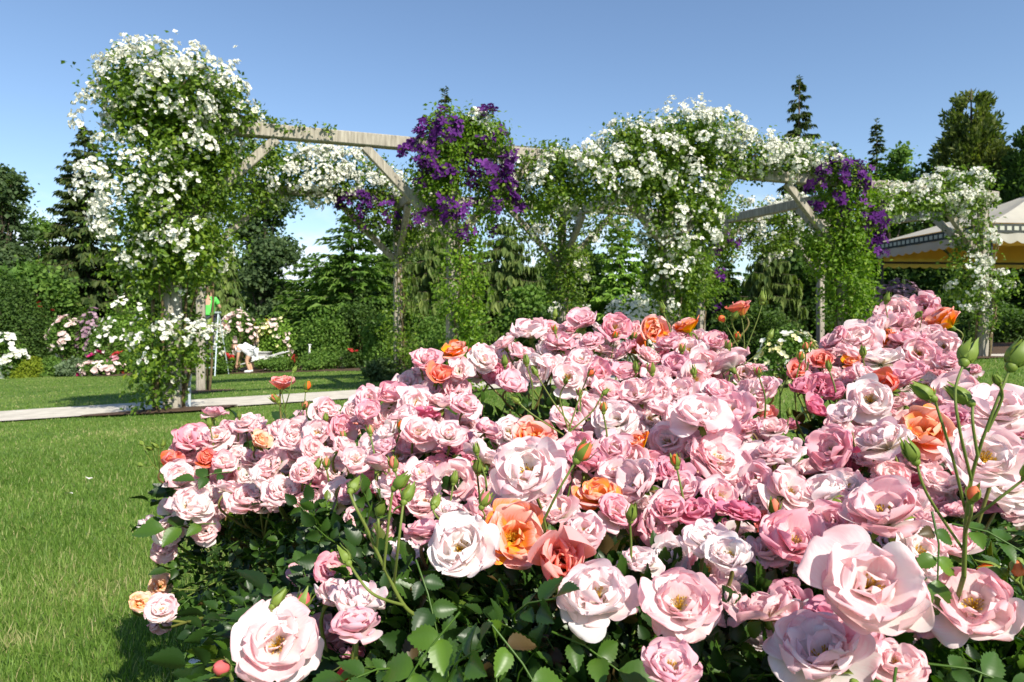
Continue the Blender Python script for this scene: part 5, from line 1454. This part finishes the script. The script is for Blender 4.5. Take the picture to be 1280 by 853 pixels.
HERO = """
730 401 46 M;769 409 46 M;739 427 40 M;782 437 38 M;700 429 44 M;662 414 54 W;651 441 46 P;569 439 44 O;533 450 48 M;550 470 42 C;574 463 40 P;604 448 44 W;670 461 48 W;711 472 54 P
726 450 46 P;749 465 42 M;816 414 44 O;859 409 38 O;861 439 50 P;846 456 42 D;820 469 40 P;869 474 50 P;797 491 62 P;760 489 50 P;850 489 52 P;492 495 50 M;462 498 40 M;460 514 38 M
520 505 58 W;552 503 50 P;582 506 48 M;409 514 42 P;524 540 54 P;561 544 52 P;610 536 46 M;443 540 30 O;707 525 48 P;737 510 54 P;769 525 66 W;857 523 66 P;831 512 56 P;659 590 104 W f
662 551 70 O;606 570 64 W;569 600 62 P;527 592 48 P;475 581 50 P;445 574 44 P;642 671 102 O f;797 555 44 O;767 562 62 M;835 552 58 P;747 619 68 O f;796 607 74 P;842 590 54 D;835 637 54 M f
874 570 52 P;897 574 80 P f;890 538 74 M;575 685 94 W f;530 664 62 M;702 702 86 C f;747 743 114 W;849 754 104 P f;796 668 52 D;832 674 38 O;800 704 62 W;879 676 62 W;912 694 66 W;944 728 58 W
837 833 86 M;616 816 52 M;755 828 62 P;965 567 62 P;894 426 40 M;912 454 58 P;957 484 42 M;927 387 38 C u;946 461 32 P;916 514 64 M;875 519 84 P;976 566 66 W;935 535 40 M;820 491 46 P
1156 384 46 M;1119 392 54 P;1181 401 52 O;1096 411 56 P;1072 424 58 P;1044 426 46 M;1107 422 30 O;1134 426 52 M;1027 452 36 C;1064 452 32 O;1100 448 58 W;1149 442 52 M;1179 433 42 P;997 465 30 C
1025 482 42 D;1047 492 36 D;1002 484 38 D;1017 510 38 D;993 532 32 D;1137 469 52 M;1107 484 46 C;1186 454 38 M;1216 463 26 M;1080 470 40 P;1125 402 40 M;1060 440 40 P;1165 420 44 P
1089 499 68 W;1055 517 44 W;1104 551 86 W;1152 540 82 O f;1040 562 66 M;1197 491 66 P;1250 510 104 P;1231 572 112 W;1262 605 92 W;987 615 80 P;1030 615 72 W;1105 639 122 P;1092 592 36 D
995 677 92 M;1087 731 168 P f;983 751 64 D;1216 755 126 P f;1150 765 70 M;1120 830 80 P;1190 815 60 M;900 800 60 P;960 800 66 W;1028 817 142 P;1182 680 84 P;1191 648 34 W;1150 690 80 W;1040 655 60 M;1060 800 90 M
347 803 122 P f;445 780 72 M;419 743 62 P;415 713 52 M;340 773 48 W;400 790 60 M;201 732 35 A f;175 754 33 A f;201 762 43 W f;201 782 30 M d;205 687 42 P f;186 655 30 W;212 662 46 W;257 664 40 P
212 576 34 C;310 625 62 P f;351 615 52 P;340 582 50 P;297 582 27 O;242 548 54 M;224 593 40 P;239 632 60 W;366 548 48 P;268 516 36 M u;311 530 46 P;270 547 46 P;259 574 30 C;225 603 42 P
352 480 36 C u;405 516 46 P;371 540 46 P;397 541 44 P;390 563 40 P;356 611 44 P;380 590 44 P;330 600 46 W;285 610 40 P;325 553 36 A;281 577 36 P;443 614 44 M;480 560 44 M;500 625 48 M
485 540 40 W;430 560 40 P;505 520 44 P;640 480 44 M;690 455 40 P;630 430 40 P;780 465 44 M;810 445 44 P;836 430 42 M;900 490 52 M;880 455 46 P;930 490 46 P;720 560 60 M;690 590 56 P;735 580 60 M;770 590 58 P
855 610 54 M;900 620 56 M;925 640 60 D;870 640 54 D;945 600 58 M;640 620 60 P;600 640 56 P;560 640 54 W;700 640 62 P;730 665 60 P;770 640 58 M;1200 640 50 M;960 690 60 P;915 660 50 D;450 700 48 M;470 735 54 P;505 692 56 W;542 706 50 P;478 660 48 P;448 648 46 P;560 720 44 W;620 735 44 M;395 745 50 P;430 815 60 M;385 700 40 P
"""
def bush_of(x, y, d):
    if x < 400 and not (y > 700 and x > 240): return 'A'
    if y >= 650 and x < 520: return 'E'
    if x >= 985 and y <= 486 or (x >= 985 and x < 1055 and y < 540 and not (x > 1045 and y > 510)): return 'D'
    if x >= 958 and y > 486: return 'C'
    if y >= 630: return 'F'
    if x < 600: return 'L'
    if y >= 545: return 'M'
    return 'B'
BUSH = {
 'A': ("pale pink rose bush leaning over the lawn, with a hanging sprig of peach blooms", None),
 'L': ("mid pink rose bush between the lawn-side bush and the dense middle one", None),
 'B': ("tall pink rose bush at the back of the centre, standing against the pergola", None),
 'M': ("dense rose bush in the very middle, with pale double blooms and orange ones between", None),
 'F': ("nearest central rose bush, with the wide orange bloom and big white ones above glossy leaves", None),
 'E': ("low rose bush carrying long green bud stalks and one wide open blush bloom", None),
 'C': ("near rose bush in the right corner with the largest blush blooms and tall green buds", None),
 'D': ("domed pink rose bush at the back right, in front of the canopy tent", None),
}
KINDS_OF = {'P': ['open', 'full', 'open', 'full', 'open'], 'M': ['full', 'open', 'open', 'young'], 'D': ['full', 'young'], 'W': ['full', 'open', 'full'], 'O': ['young', 'young', 'open'], 'C': ['young', 'goblet', 'young'], 'A': ['young', 'open']}
rr_ = rng(900)
blooms = []     # (centre, diameter, type, kind, axis)
cam_p = np.array([0, 0, CAMZ])
def add_bloom(x, y, diam, ty, face='', dd=None, fill=False):
    d = float(depth_of(x, y)) if dd is None else dd
    if dd is None:
        S = np.clip(diam * d / FPX, 0.05, 0.094)
        if ty in 'AC' and diam < 40: S = np.clip(diam * d / FPX, 0.035, 0.07)
        d = FPX * S / diam
        d = float(np.clip(d, 0.42, 1.65))
    S = diam * d / FPX
    c = at(x, y, d)
    tc = norm(cam_p - c)
    w = {'f': (0.68, 0.85, 0.25), 'u': (1.0, 0.25, 0.2), 'd': (-0.6, 0.6, 0.2)}.get(face, (0.80, 0.55, 0.36))
    if diam > 110 and face == 'f': w = (0.50, 0.95, 0.10)
    ax = norm(np.array([0, 0, w[0]]) + tc * w[1] + rr_.normal(size=3) * w[2])
    kind = KINDS_OF[ty][int(rr_.integers(len(KINDS_OF[ty])))]
    if ty in 'OA' and face == 'f': kind = 'open'
    if diam > 110 and ty == 'P': kind = 'open'
    blooms.append([c, S * (0.94 if diam > 110 else 0.97), ty, kind, ax, bush_of(x, y, d), diam, (x, y)])
for line in HERO.replace('\n', ';').split(';'):
    q = line.split()
    if len(q) < 4: continue
    x, y, dm, ty = float(q[0]), float(q[1]), float(q[2]), q[3]
    add_bloom(x, y, dm, ty, q[4] if len(q) > 4 else '', 0.60 if (x, y) == (347, 803) else None)
n_hero = len(blooms)
def in_poly(x, y, poly):
    c = False; j = len(poly) - 1
    for i in range(len(poly)):
        xi, yi = poly[i]; xj, yj = poly[j]
        if (yi > y) != (yj > y) and x < (xj - xi) * (y - yi) / (yj - yi) + xi: c = not c
        j = i
    return c
FILL = [[(228, 560), (245, 535), (330, 530), (400, 520), (440, 545), (430, 630), (330, 630), (250, 655), (215, 640), (228, 610)],
        [(445, 505), (500, 490), (525, 455), (600, 450), (650, 415), (740, 405), (860, 415), (910, 440), (955, 500), (985, 570), (960, 640), (965, 790), (920, 780), (880, 715), (790, 680), (690, 650), (560, 640), (440, 600), (400, 560)],
        [(1003, 465), (1060, 420), (1120, 392), (1180, 402), (1195, 450), (1190, 475), (1120, 495), (1060, 480)],
        [(965, 605), (1000, 570), (1080, 505), (1200, 495), (1279, 505), (1279, 640), (1170, 640), (1170, 700), (1130, 780), (1000, 800), (965, 720)],
        [(390, 700), (470, 690), (480, 760), (430, 800), (360, 790)]]
HOLES = [(688, 502, 52), (612, 503, 28), (645, 515, 26), (880, 655, 24), (560, 578, 14), (930, 562, 20), (735, 592, 12), (470, 640, 20), (960, 640, 14), (800, 655, 12)]
taken = [(b[7][0], b[7][1], b[6]) for b in blooms]
for _ in range(11000):
    pi_ = int(rr_.choice(len(FILL), p=[0.14, 0.56, 0.10, 0.15, 0.05]))
    poly = FILL[pi_]
    xsP = [p[0] for p in poly]; ysP = [p[1] for p in poly]
    x = rr_.uniform(min(xsP), max(xsP)); y = rr_.uniform(min(ysP), max(ysP))
    if not in_poly(x, y, poly): continue
    if any((x - hx) ** 2 + (y - hy) ** 2 < hr ** 2 for hx, hy, hr in HOLES): continue
    d = float(depth_of(x, y)) + 0.04 + 0.10 * rr_.random()
    dm = (0.048 + 0.020 * rr_.random()) * FPX / d
    if any((x - tx) ** 2 + (y - ty_) ** 2 < (0.195 * (dm + td)) ** 2 for tx, ty_, td in taken): continue
    taken.append((x, y, dm))
    ty = 'PMWDC'[int(rr_.choice(5, p=[0.46, 0.27, 0.17, 0.07, 0.03]))]
    add_bloom(x, y, dm, ty, '', d, True)
n_all = len(blooms)

bush_root, bush_base, bush_pts = {}, {}, {}
for k in BUSH:
    pts = np.array([b[0] for b in blooms if b[5] == k])
    c = pts.mean(0)
    if k == 'F': c[1] = 0.72
    if k == 'C': c[1] = 0.80; c[0] = 0.52
    if k == 'E': c = np.array([-0.16, 0.76, 0])
    if k == 'A': c = np.array([-0.46, 1.42, 0])
    base = np.array([c[0], c[1] + 0.06, float(gz(c[0], c[1]))])
    bush_base[k] = base
    bush_root[k] = thing("rose_bush", BUSH[k][0], "rose bush", base, "pink rose bushes in the front bed")
stems = {k: Soup() for k in BUSH}
FLAB = {'O': "open orange bloom", 'C': "coral bloom", 'W': "white bloom", 'D': "deep pink bloom", 'A': "peach bloom"}
def place_mesh(name, me, root, base, pos, axis, S, spin, m=None, slot=0):
    o = bpy.data.objects.new(name, me); COL.objects.link(o); o.parent = root
    o.location = pos - base
    q = Vector(axis).to_track_quat('Z', 'Y')
    o.rotation_mode = 'QUATERNION'
    from mathutils import Quaternion
    o.rotation_quaternion = q @ Quaternion((0, 0, 1), spin)
    o.scale = (S, S, S)
    if m is not None:
        o.material_slots[slot].link = 'OBJECT'; o.material_slots[slot].material = m
    return o
tips = {k: [] for k in BUSH}
for (c, S, ty, kind, ax, bk, dm, pxy) in blooms:
    me = BLOOMS[kind][int(rr_.integers(8))]
    h = me['height'] * S
    pos = c - ax * (h * 0.5)
    o = place_mesh("bloom", me, bush_root[bk], bush_base[bk], pos, ax, S, rr_.random() * 6.28, PET[ty])
    if ty in FLAB: o['label'] = FLAB[ty]
    if kind in ('open', 'young', 'full') and dm > 40:
        s = bpy.data.objects.new("stamens", STAMENS[int(rr_.integers(3))]); COL.objects.link(s); s.parent = o
        s.scale = (1.0, 1.0, 1.0)
    tips[bk].append((pos - ax * 0.13 * S, ax))

# ---- buds on their stalks: (x, y of the bud's middle, length px, coloured?, bush, depth, lean x, lean y)
def add_bud(bk, p, ax, L_, colour, red=False):
    me = BUDS[colour][int(rr_.integers(4))]
    o = place_mesh("bud", me, bush_root[bk], bush_base[bk], p - ax * L_ * 0.45, ax, L_, rr_.random() * 6.28)
    if colour:
        o.material_slots[1].link = 'OBJECT'; o.material_slots[1].material = M_budred if red else PET['C']
        o['label'] = "red bud" if red else "coral bud"
    else:
        o['label'] = "green bud"
    return p - ax * L_ * 0.45
def stem_path(bk, pts, r0, r1, tone, seg=7):
    """A smooth cane through the points."""
    pts = np.asarray(pts, float)
    n = max(8, 5 * len(pts))
    t = np.linspace(0, len(pts) - 1, n)
    k = np.clip(t.astype(int), 0, len(pts) - 2); f = (t - k)[:, None]
    P0 = pts[np.maximum(k - 1, 0)]; P1 = pts[k]; P2 = pts[k + 1]; P3 = pts[np.minimum(k + 2, len(pts) - 1)]
    q = 0.5 * ((2 * P1) + (-P0 + P2) * f + (2 * P0 - 5 * P1 + 4 * P2 - P3) * f ** 2 + (-P0 + 3 * P1 - 3 * P2 + P3) * f ** 3)
    stems[bk].tube(q - bush_base[bk], np.linspace(r0, r1, n), seg, 0, tone)
# sprays drawn from the photograph: (bush, depth, trunk polyline in px, branches [(polyline..., bud length px, coloured, red)])
SPRAYS = [
 ('E', 0.60, [(600, 853), (570, 810), (530, 776), (505, 757), (478, 705), (458, 660)], 0.0028, [([(458, 660), (445, 635), (437, 616)], 28, False, False), ([(470, 690), (473, 660), (472, 643)], 26, False, False), ([(480, 712), (486, 650), (491, 612)], 28, False, False), ([(492, 735), (498, 680), (504, 630)], 28, False, False), ([(505, 757), (465, 742), (437, 706)], 28, False, False)]),
 ('F', 0.66, [(690, 690), (680, 650)], 0.0026, [([(680, 650), (700, 610), (719, 578)], 34, True, False)]),
 ('F', 0.70, [(575, 690), (560, 660)], 0.0022, [([(560, 660), (545, 645), (541, 636)], 22, False, False), ([(570, 680), (604, 650), (601, 636)], 26, True, True)]),
 ('E', 0.62, [(355, 853), (350, 800)], 0.0024, [([(350, 800), (341, 775), (339, 760)], 26, False, False), ([(352, 830), (372, 790), (374, 764)], 30, True, True)]),
 ('E', 0.56, [(285, 880), (290, 850)], 0.0030, [([(290, 850), (287, 842), (286, 836)], 34, True, True)]),
 ('E', 0.56, [(450, 880), (447, 850)], 0.0026, [([(447, 850), (445, 840), (444, 832)], 34, True, True)]),
 ('C', 0.52, [(1205, 720), (1207, 660), (1214, 600), (1228, 550)], 0.0024, [([(1228, 550), (1245, 505), (1262, 462)], 44, False, False), ([(1214, 600), (1200, 540), (1194, 490), (1204, 456)], 40, False, False), ([(1222, 570), (1216, 530), (1216, 506)], 36, False, False), ([(1207, 640), (1190, 570), (1172, 512), (1169, 500)], 32, False, False), ([(1207, 655), (1240, 630), (1279, 600)], 20, False, False), ([(1234, 540), (1252, 500), (1250, 482)], 18, False, False), ([(1206, 690), (1160, 620), (1146, 580)], 34, False, False), ([(1206, 668), (1214, 640), (1213, 628)], 28, True, False)]),
 ('C', 0.46, [(1070, 900), (1068, 870)], 0.003, [([(1068, 870), (1067, 860), (1066, 852)], 40, True, True)]),
 ('C', 0.60, [(1290, 760), (1275, 730)], 0.003, [([(1275, 730), (1262, 720), (1258, 716)], 36, True, False), ([(1275, 730), (1276, 710), (1274, 700)], 32, True, False)]),
 ('B', 1.34, [(930, 480), (931, 440)], 0.0022, [([(931, 440), (929, 410), (927, 398)], 0, False, False), ([(931, 440), (945, 405), (953, 380)], 16, False, False), ([(931, 450), (915, 420), (905, 402)], 16, True, False), ([(931, 455), (955, 435), (960, 425)], 15, False, False), ([(931, 430), (917, 410), (915, 400)], 14, False, False)]),
 ('A', 1.30, [(365, 560), (360, 535), (356, 510)], 0.0022, [([(356, 510), (353, 495), (352, 486)], 0, False, False), ([(358, 530), (350, 510), (349, 504)], 16, True, False), ([(360, 535), (378, 510), (382, 490)], 16, True, False), ([(361, 540), (376, 525), (379, 512)], 14, True, False), ([(362, 545), (377, 535), (380, 525)], 14, True, False), ([(356, 510), (362, 490), (366, 466)], 10, False, False)]),
 ('A', 1.30, [(240, 640), (218, 610), (200, 590), (190, 580)], 0.0020, [([(190, 580), (182, 565), (179, 556)], 11, False, False), ([(195, 585), (192, 570), (191, 562)], 11, False, False), ([(200, 590), (198, 570), (198, 560)], 11, False, False), ([(192, 582), (183, 585), (178, 582)], 10, False, False), ([(205, 597), (200, 580), (203, 560)], 10, False, False)]),
 ('A', 1.20, [(300, 720), (270, 728), (240, 742)], 0.0022, [([(255, 735), (235, 745), (222, 752)], 0, False, False), ([(250, 738), (225, 737), (212, 735)], 0, False, False)]),
 ('D', 1.45, [(975, 520), (975, 490)], 0.002, [([(975, 490), (969, 475), (967, 468)], 14, True, False), ([(975, 495), (985, 470), (988, 462)], 13, False, False)]),
 ('D', 1.42, [(1112, 420), (1110, 400)], 0.002, [([(1110, 400), (1108, 388), (1107, 380)], 15, False, False), ([(1150, 410), (1152, 398), (1152, 390)], 13, False, False)]),
 ('M', 0.98, [(715, 560), (712, 530)], 0.0024, [([(712, 530), (690, 500), (672, 470)], 14, False, False), ([(712, 535), (725, 495), (735, 470)], 13, True, False), ([(713, 545), (700, 500), (707, 480)], 12, False, False), ([(714, 550), (668, 520), (650, 505)], 14, False, False), ([(712, 540), (740, 515), (752, 495)], 12, False, False)]),
]
for (bk, dd, trunk, r0, brs) in SPRAYS:
    P3 = [at(x, y, dd + 0.012 * (len(trunk) - i) - 0.01) for i, (x, y) in enumerate(trunk)]
    tone = 0.15 + 0.4 * rr_.random()
    low = P3[0] * 0.55 + bush_base[bk] * 0.45
    if low[2] < P3[0][2]:
        stem_path(bk, [bush_base[bk] + np.array([0.02 * rr_.normal(), 0.02, 0]), low + np.array([0, 0.03, 0]), P3[0]], r0 * 1.2, r0 * 0.8, tone)
    stem_path(bk, P3, r0 * 0.8, r0 * 0.52, tone)
    for (pl, L_, colr, red) in brs:
        B3 = [at(x, y, dd + 0.004 * rr_.normal()) for (x, y) in pl]
        # start where the trunk passes
        t0 = np.array(trunk, float); j = int(np.argmin(((t0 - np.array(pl[0])) ** 2).sum(1)))
        B3[0] = at(pl[0][0], pl[0][1], P3[j][1])
        stem_path(bk, B3, r0 * 0.52, r0 * 0.40, tone)
        if L_:
            ax = norm(B3[-1] - B3[-2] + 0.01 * rr_.normal(size=3))
            Lm = L_ * dd / FPX * 1.12
            add_bud(bk, B3[-1] + ax * Lm * 0.40, ax, Lm, colr, red)
# more small buds standing among the blooms
for k, n in (('A', 14), ('L', 9), ('B', 16), ('M', 5), ('F', 3), ('C', 3), ('D', 13)):
    src = [b for b in blooms if b[5] == k]
    for _ in range(n):
        b = src[int(rr_.integers(len(src)))]
        up = norm(np.array([0, 0, 1.0]) + 0.5 * rr_.normal(size=3) * np.array([1, 1, 0.2]))
        side = norm(np.cross(up, norm(rr_.normal(size=3))))
        p0 = b[0] - np.array([0, 0, 0.05]) + side * 0.04
        p1 = b[0] + side * (0.030 + 0.02 * rr_.random()) + up * (0.015 + 0.03 * rr_.random())
        colr = rr_.random() < 0.5
        Lm = 0.018 + 0.010 * rr_.random()
        ax = norm(p1 - p0)
        stem_path(k, [p0, (p0 + p1) / 2 + side * 0.006, p1], 0.0018, 0.0012, 0.3 * rr_.random(), 5)
        add_bud(k, p1 + ax * Lm * 0.42, ax, Lm, colr, rr_.random() < 0.3)

# ---- canes: from the bush's foot to a fork under each group of blooms, then a stalk to each bloom
for k in BUSH:
    pts = list(tips[k]); left = list(range(len(pts)))
    while left:
        i = left[0]
        grp = sorted(left, key=lambda j: np.linalg.norm(pts[j][0] - pts[i][0]))[:5]
        grp = [j for j in grp if np.linalg.norm(pts[j][0] - pts[i][0]) < 0.16]
        left = [j for j in left if j not in grp]
        ctr = np.mean([pts[j][0] for j in grp], 0)
        toward = norm(bush_base[k] + np.array([0, 0, 0.15]) - ctr)
        node = ctr + toward * (0.07 + 0.03 * rr_.random()) + np.array([0, 0, -0.02])
        node[2] = max(node[2], float(gz(node[0], node[1])) + 0.05)
        tone = 0.15 + 0.85 * rr_.random()
        for j in grp:
            p, ax = pts[j]
            ax2 = norm(ax + np.array([0, 0, 0.3]))
            stem_path(k, [node, p - ax2 * 0.022, p + ax * 0.012], 0.0022, 0.0018, tone, 6)
        b0 = bush_base[k] + np.array([0.05 * rr_.normal(), 0.05 * rr_.normal(), -0.02])
        mid = b0 * 0.5 + node * 0.5 + np.array([0.03 * rr_.normal(), 0.03 * rr_.normal() + 0.02, 0.06])
        stem_path(k, [b0, mid, node], 0.0052, 0.0026, tone)
    V = np.concatenate(stems[k].V); F = np.concatenate(stems[k].Q)
    obj("canes", mesh_from("canes", V, F, [M_rstem], None, True, {'rnd': np.concatenate(stems[k].A)}), bush_root[k])

# ---- leaves: compound, five leaflets on a stalk
RLV = []
_yy = np.linspace(0, 1, 17)
for i, y in enumerate(_yy):
    w = 0.33 * math.sin(math.pi * min(1.0, y ** 0.80)) ** 0.95 + 0.005
    z = 0.05 * math.sin(math.pi * y) - 0.12 * y ** 2 + 0.012 * math.sin(7 * y)
    s = 1 + 0.085 * (1 if i % 2 else -1)            # toothed edge
    q = 0.016 * (1 if i % 2 else -1)                # quilted between the side veins
    RLV += [(-w * s, y + 0.035 * (i % 2) - 0.02, z + 0.32 * w), (-w * 0.5, y, z + 0.13 * w + q), (0, y - 0.03, z), (w * 0.5, y, z + 0.13 * w + q), (w * s, y + 0.035 * (i % 2) - 0.02, z + 0.32 * w)]
RLV = np.array(RLV)
RLF = np.array([(5 * i + j, 5 * i + j + 1, 5 * i + j + 6, 5 * i + j + 5) for i in range(len(_yy) - 1) for j in range(4)])
leaves = {k: [[], [], [], [], []] for k in BUSH}     # pos, ydir, zdir, size, tone
lstalk = {k: Soup() for k in BUSH}
def compound(bk, p, out, up, L_, tone, r):
    out = norm(out); up = norm(up - out * np.dot(up, out)); side = np.cross(out, up)
    tip = p + out * L_ + np.array([0, 0, -0.15 * L_])
    lstalk[bk].tube(np.array([p, (p + tip) / 2 + up * 0.006, tip]) - bush_base[bk], [0.0011, 0.0009, 0.0007], 4, 0, 0.3)
    spots = [(1.0, 0, 1.0)] + [(f, sg, sz) for f, sz in ((0.68, 0.85), (0.30, 0.62)) for sg in (-1, 1)]
    D = leaves[bk]
    for f, sg, sz in spots:
        q = p + (tip - p) * f
        y = out * (1.0 if sg == 0 else 0.55) + side * sg * 0.9 + r.normal(size=3) * 0.12
        D[0].append(q); D[1].append(y); D[2].append(up + r.normal(size=3) * 0.22); D[3].append(L_ * 0.56 * sz * (0.85 + 0.3 * r.random())); D[4].append(np.clip(tone + 0.1 * r.normal(), 0, 1))
LMASK = [(200, 600), (225, 560), (330, 540), (400, 530), (450, 515), (520, 470), (560, 455), (650, 420), (740, 410), (860, 425), (920, 450), (960, 500), (985, 545), (1010, 500), (1050, 460), (1120, 400), (1185, 410), (1205, 470), (1280, 490), (1290, 870), (290, 870), (300, 810), (292, 770), (300, 735), (310, 700), (250, 665), (215, 645)]
rl = rng(950)
cnt = 0
while cnt < 5200:
    x = rl.uniform(195, 1300); y = rl.uniform(390, 900)
    if not in_poly(x, min(y, 869), LMASK): continue
    front = y > 640
    d = float(depth_of(x, y)) + (0.035 if not front else 0.03) + rl.exponential(0.10 if not front else 0.13)
    if x < 470 and y > 640: d = max(0.74, float(depth_of(x, y))) + 0.08 + rl.random() * 0.40
    p = at(x, y, d)
    if y > 690 and x > 470:
        p = at(x, y, float(depth_of(x, y)) + 0.10 + rl.exponential(0.13)) - np.array([0, 0, 0.02])
    elif not (x < 470 and y > 640):
        p = at(x, y, float(depth_of(x, y)) + 0.08 * rl.random()) - np.array([0, 0, 0.075 + rl.exponential(0.09)])
    if p[2] < float(gz(p[0], p[1])) + 0.03: continue
    bk = bush_of(x, y, d)
    bb = bush_base[bk] + np.array([0, 0, 0.25])
    out = norm(norm(p - bb) * 0.6 + np.array([0, -0.1, 0.35]) + 0.6 * rl.normal(size=3))
    up = np.array([0.12, -0.25, 1.0]) + 0.45 * rl.normal(size=3)
    tone = float(np.clip(0.45 + 0.20 * rl.normal() + (0.42 if rl.random() < 0.16 else 0), 0, 0.97))
    if rl.random() < 0.02: tone = 1.0
    compound(bk, p, out, up, (0.030 + 0.024 * rl.random()) * (1.0 if x > 470 else 0.9), tone, rl)
    cnt += 1
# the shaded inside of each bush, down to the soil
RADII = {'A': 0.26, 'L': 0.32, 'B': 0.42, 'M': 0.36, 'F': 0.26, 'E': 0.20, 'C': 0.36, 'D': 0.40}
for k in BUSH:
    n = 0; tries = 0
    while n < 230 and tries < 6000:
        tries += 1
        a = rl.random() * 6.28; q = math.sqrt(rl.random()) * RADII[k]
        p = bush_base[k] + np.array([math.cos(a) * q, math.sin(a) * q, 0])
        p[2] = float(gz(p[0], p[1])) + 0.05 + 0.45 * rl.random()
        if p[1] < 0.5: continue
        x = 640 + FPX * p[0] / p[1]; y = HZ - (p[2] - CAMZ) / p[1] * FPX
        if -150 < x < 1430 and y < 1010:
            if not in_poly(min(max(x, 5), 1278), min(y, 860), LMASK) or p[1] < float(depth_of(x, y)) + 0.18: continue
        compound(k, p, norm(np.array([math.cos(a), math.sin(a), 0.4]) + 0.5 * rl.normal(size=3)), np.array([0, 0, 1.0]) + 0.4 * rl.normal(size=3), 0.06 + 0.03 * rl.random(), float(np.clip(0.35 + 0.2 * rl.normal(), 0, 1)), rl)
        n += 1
# the big glossy leaves low in the middle of the picture, and by the right corner
for (x, y, d, ox, oz, L_, tn, bk) in ((610, 775, 0.54, 0.5, -0.5, 0.075, 0.86, 'F'), (575, 765, 0.55, -0.6, -0.6, 0.075, 0.82, 'F'), (640, 770, 0.60, 0.3, 0.3, 0.06, 0.5, 'F'), (560, 850, 0.52, 0.3, 0.5, 0.055, 0.7, 'F'),
                                     (690, 790, 0.58, 0.5, -0.1, 0.06, 0.7, 'F'), (520, 700, 0.64, 0.2, -0.4, 0.06, 0.45, 'F'), (1160, 830, 0.52, 0.9, 0.0, 0.055, 0.6, 'C'), (1120, 835, 0.48, -0.2, -0.1, 0.06, 0.8, 'C'),
                                     (1165, 640, 0.6, -0.1, -0.5, 0.05, 0.85, 'C'), (1190, 655, 0.6, 0.5, -0.1, 0.05, 0.75, 'C'), (290, 590, 1.2, -0.5, 0.0, 0.06, 0.6, 'A'), (270, 655, 1.15, -0.9, 0.1, 0.08, 0.7, 'A'),
                                     (500, 835, 0.56, -0.3, 0.1, 0.05, 0.5, 'E')):
    compound(bk, at(x, y, d), np.array([ox, -0.25, oz]), np.array([0.15, -0.55, 1.0]), L_, tn, rl)
for k in BUSH:
    D = leaves[k]
    P = np.array(D[0]); n = len(P)
    V, F = scatter(RLV, RLF, P - bush_base[k], norm(np.array(D[1])), norm(np.array(D[2])), np.array(D[3]))
    tone = np.repeat(np.array(D[4]), len(RLV))
    sV = np.concatenate(lstalk[k].V); sF = np.concatenate(lstalk[k].Q)
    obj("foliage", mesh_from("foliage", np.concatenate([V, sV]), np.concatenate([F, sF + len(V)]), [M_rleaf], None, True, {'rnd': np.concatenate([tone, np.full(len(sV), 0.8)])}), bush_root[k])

# soil of the front bed under the roses
so = Soup()
for (cx, cy, rx, ry, s_) in ((0.05, 1.02, 0.62, 0.62, 61), (0.62, 1.05, 0.45, 0.75, 62), (-0.35, 1.3, 0.28, 0.34, 63)):
    so.add(*soil_patch(cx, cy, rx, ry, 0.012 + 0.004 * (s_ - 61), s_))
bed2 = so.build("front_bed_soil", M_soil); tag(bed2, kind='structure')
print("blooms", n_hero, n_all, {k: sum(1 for b in blooms if b[5] == k) for k in BUSH})
